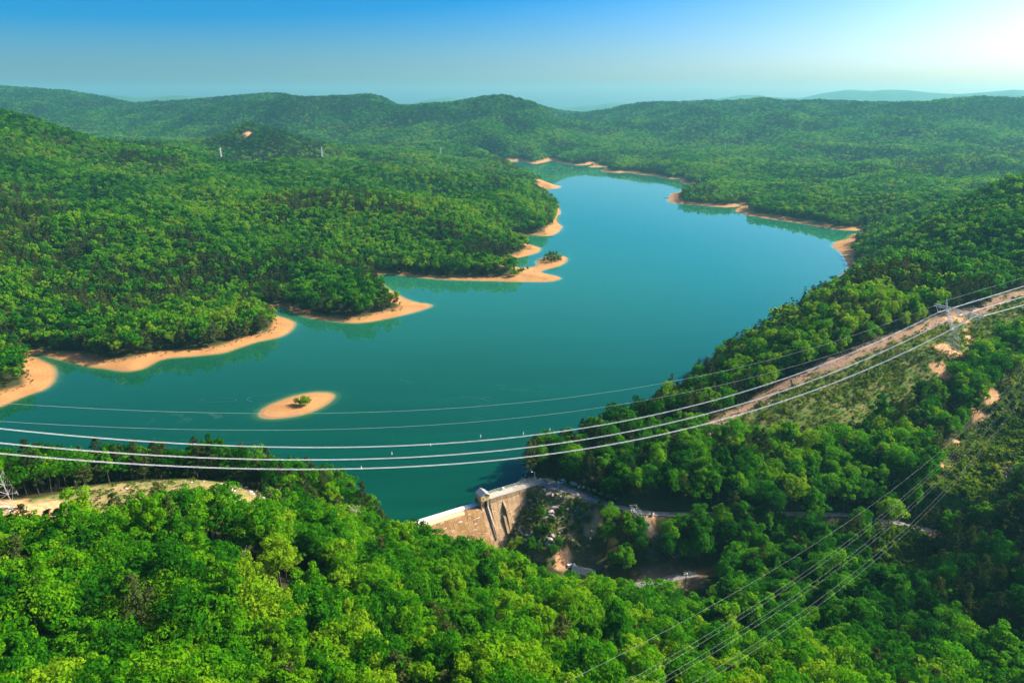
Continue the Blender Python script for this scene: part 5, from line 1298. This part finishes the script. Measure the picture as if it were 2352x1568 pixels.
# felled logs on the cleared strip
def log(p, q, r, label, group, wht=True):
    p = Vector(GP(*p)); q = Vector(GP(*q)); p.z += r * .7; q.z += r * .7 + .2
    m = MB(); m.bar((0, 0, 0), q - p, r, 6, r * .55)
    d = q - p
    for k in range(2): 
        c = d * rr_.uniform(.5, .9); m.bar(c, c + Vector((rr_.uniform(-2, 2), rr_.uniform(-2, 2), rr_.uniform(.2, .8))), r * .4, 4, r * .15)
    link('felled_log', m.mesh('felled_log', M_PALE if wht else M_BARK), loc=p, label=label, cat='log', group=group)
Z6 = lambda a, b2: (1548 + .3418 * a, 631.6 + .3418 * b2)
for i, (a, b2) in enumerate([((240, 1075), (312, 992)), ((255, 1070), (252, 1000)), ((428, 965), (444, 888)), ((590, 888), (665, 812)), ((620, 880), (660, 840)), ((700, 815), (722, 758)), ((545, 852), (662, 800)), ((560, 838), (610, 870)), ((790, 705), (802, 765)), ((805, 735), (812, 770)), ((820, 690), (860, 672)), ((980, 625), (1060, 596)), ((1050, 600), (1110, 566)), ((1160, 560), (1230, 520)), ((1250, 505), (1320, 472)), ((1400, 440), (1425, 410)), ((1480, 400), (1530, 375)), ((470, 965), (492, 932)), ((380, 940), (450, 925)), ((1355, 885), (1385, 858)), ((1680, 330), (1720, 300)), ((1780, 300), (1760, 335)), ((900, 660), (950, 628)), ((620, 800), (700, 770))]):
    log(Z6(*a), Z6(*b2), .26, 'pale felled trunk on the cleared strip', 'felled trunks on the cleared strip', i % 5 != 3)
for a, b2 in [((1030, 756), (1050, 752)), ((905, 785), (935, 770)), ((870, 800), (890, 812)), ((1700, 1155), (1740, 1150)), ((340, 846), (390, 838))]: pass
for a, b2 in [((352, 812), (372, 808)), ((540, 772), (552, 766)), ((590, 764), (606, 760)), ((600, 758), (598, 767)), ((300, 820), (318, 818)), ((122, 838), (132, 838)), ((1050, 640), (1066, 639)), ((800, 722), (814, 719)), ((830, 718), (850, 714)), ((880, 712), (900, 709))]:
    log(a, b2, .16, 'bleached driftwood on the left beaches', 'driftwood on the left beaches')

# ------------------------------------------------------------------ single trees with places of their own
def tree(px, py, sc, kind, label, cat='tree', group=None, k=None, zs=1.0, low=0):
    p = GP(px, py); rz = rr_.uniform(0, 6.3)
    if kind == 'broad': cm, tm = BROAD[rr_.randrange(len(BROAD)) if k is None else k]; nm = 'broadleaf_tree'
    else: cm, tm = PINES[rr_.randrange(len(PINES)) if k is None else k]; nm = 'pine_tree'
    e = empty(nm, (p[0], p[1], H(p[0], p[1]) - low * sc), rz, label, cat, group); e.scale = (sc, sc, sc * zs)
    link('crown', cm, parent=e); link('trunk', tm, parent=e); return e
tree(700, 932, .62, 'broad', 'bright green leafy tree at the centre of the sandy island', k=0, low=5); tree(706, 930, .48, 'broad', 'rounded lower tree leaning right on the sandy island', k=4, low=5); tree(682, 928, .42, 'broad', 'small loose tree left of the island tree clump', k=3, low=5); tree(690, 930, .3, 'broad', 'lowest bush in the middle of the island', cat='bush', k=4, low=5)
for px, py, sc, kd in [(1250, 598, .7, 'pine'), (1258, 600, .72, 'broad'), (1266, 602, .75, 'pine'), (1274, 603, .72, 'broad'), (1282, 601, .7, 'broad'), (1288, 598, .62, 'pine'), (1256, 594, .8, 'broad'), (1264, 595, .85, 'broad'), (1272, 596, .85, 'pine'), (1280, 596, .8, 'broad'), (1286, 593, .66, 'broad'), (1262, 590, .8, 'pine'), (1270, 590, .82, 'broad'), (1278, 590, .76, 'pine')]:
    tree(px, py, sc * .78, kd, ('pine' if kd == 'pine' else 'broadleaf tree') + ' in the grove on the sand spit', group='grove on the sand spit ' + kd, low=4)
for px, py, sc in [(1196, 628, .5), (1190, 632, .55), (1184, 634, .6), (1202, 624, .4), (1212, 620, .3), (1180, 630, .6), (1176, 636, .6)]:
    tree(px, py, sc, 'broad', 'small tree at the root of the sand spit', group='small trees at the root of the spit', low=4)
for px, py, sc, kd in [(1247, 1190, .38, 'broad'), (1218, 1263, .5, 'broad'), (1222, 1258, .4, 'broad'), (1285, 1252, .35, 'broad'), (1206, 1178, .25, 'pine'), (1255, 1215, .3, 'pine'), (1300, 1225, .3, 'pine'), (1318, 1215, .3, 'broad'), (1192, 1250, .35, 'broad'), (1240, 1270, .4, 'broad'), (1272, 1270, .36, 'broad'), (1330, 1205, .28, 'pine'), (1288, 1182, .25, 'broad'), (1240, 1220, .28, 'broad'), (1260, 1225, .3, 'broad'), (1160, 1190, .25, 'broad'), (1312, 1165, .25, 'broad'), (1334, 1160, .25, 'pine'), (1345, 1172, .28, 'broad'), (1230, 1178, .22, 'pine'), (1180, 1262, .4, 'broad')]:
    tree(px, py, sc * 1.1, kd, ('young pine' if kd == 'pine' else 'young broadleaf tree') + ' among boulders right of the dam', group='young trees on the rocky slope ' + kd, low=4)
for px, py in [(880, 1330), (560, 1340), (1950, 1120), (640, 1180), (820, 1215), (1700, 1480), (2310, 1110)]:
    p = GP(px, py, lift=4); link('dead_tree', DEAD, loc=(p[0], p[1], H(p[0], p[1]) + 2), rz=rr_.uniform(0, 6), label='bare grey dead tree among green crowns', cat='tree', group='bare dead trees')

# ------------------------------------------------------------------ labels that single each thing out
ORD = ['leftmost', 'second from left', 'third from left', 'fourth from left', 'fifth from left', 'sixth from left', 'seventh from left', 'eighth from left']
groups = {}
for o in COL.objects:
    if o.parent is None and 'category' in o and 'label' in o: groups.setdefault(o['label'], []).append(o)
def middle(o):
    p = o.location + Vector((0, 0, 8 if o['category'] == 'tree' else 0)); x, y, d = project(p.x, p.y, p.z); return float(x), float(y)
for lab, obs in groups.items():
    if len(obs) < 2: continue
    obs = sorted(obs, key=lambda o: middle(o)[1]); n_ = len(obs)
    if n_ <= 8: bands = [('', obs)]
    else:
        k = min(-(-n_ // 8), 6); nmz = {2: ['upper', 'lower'], 3: ['upper', 'middle', 'lower'], 4: ['topmost', 'upper', 'lower', 'lowest'], 5: ['topmost', 'upper', 'middle', 'lower', 'lowest'], 6: ['topmost', 'upper', 'upper middle', 'lower middle', 'lower', 'lowest']}[k]
        bands = [(nmz[i] + ' row, ', obs[i * n_ // k:(i + 1) * n_ // k]) for i in range(k)]
    for nm, b_l in bands:
        b_l = sorted(b_l, key=lambda o: middle(o)[0])
        for i, o in enumerate(b_l):
            o['label'] = lab + ', ' + nm + (ORD[i] if i < 8 else ('%s from left' % {8: 'ninth', 9: 'tenth', 10: 'eleventh', 11: 'twelfth', 12: 'thirteenth', 13: 'fourteenth', 14: 'fifteenth', 15: 'sixteenth', 16: 'seventeenth', 17: 'eighteenth'}.get(i, 'far'))) if len(b_l) > 1 else lab + ', ' + nm.rstrip(', ')
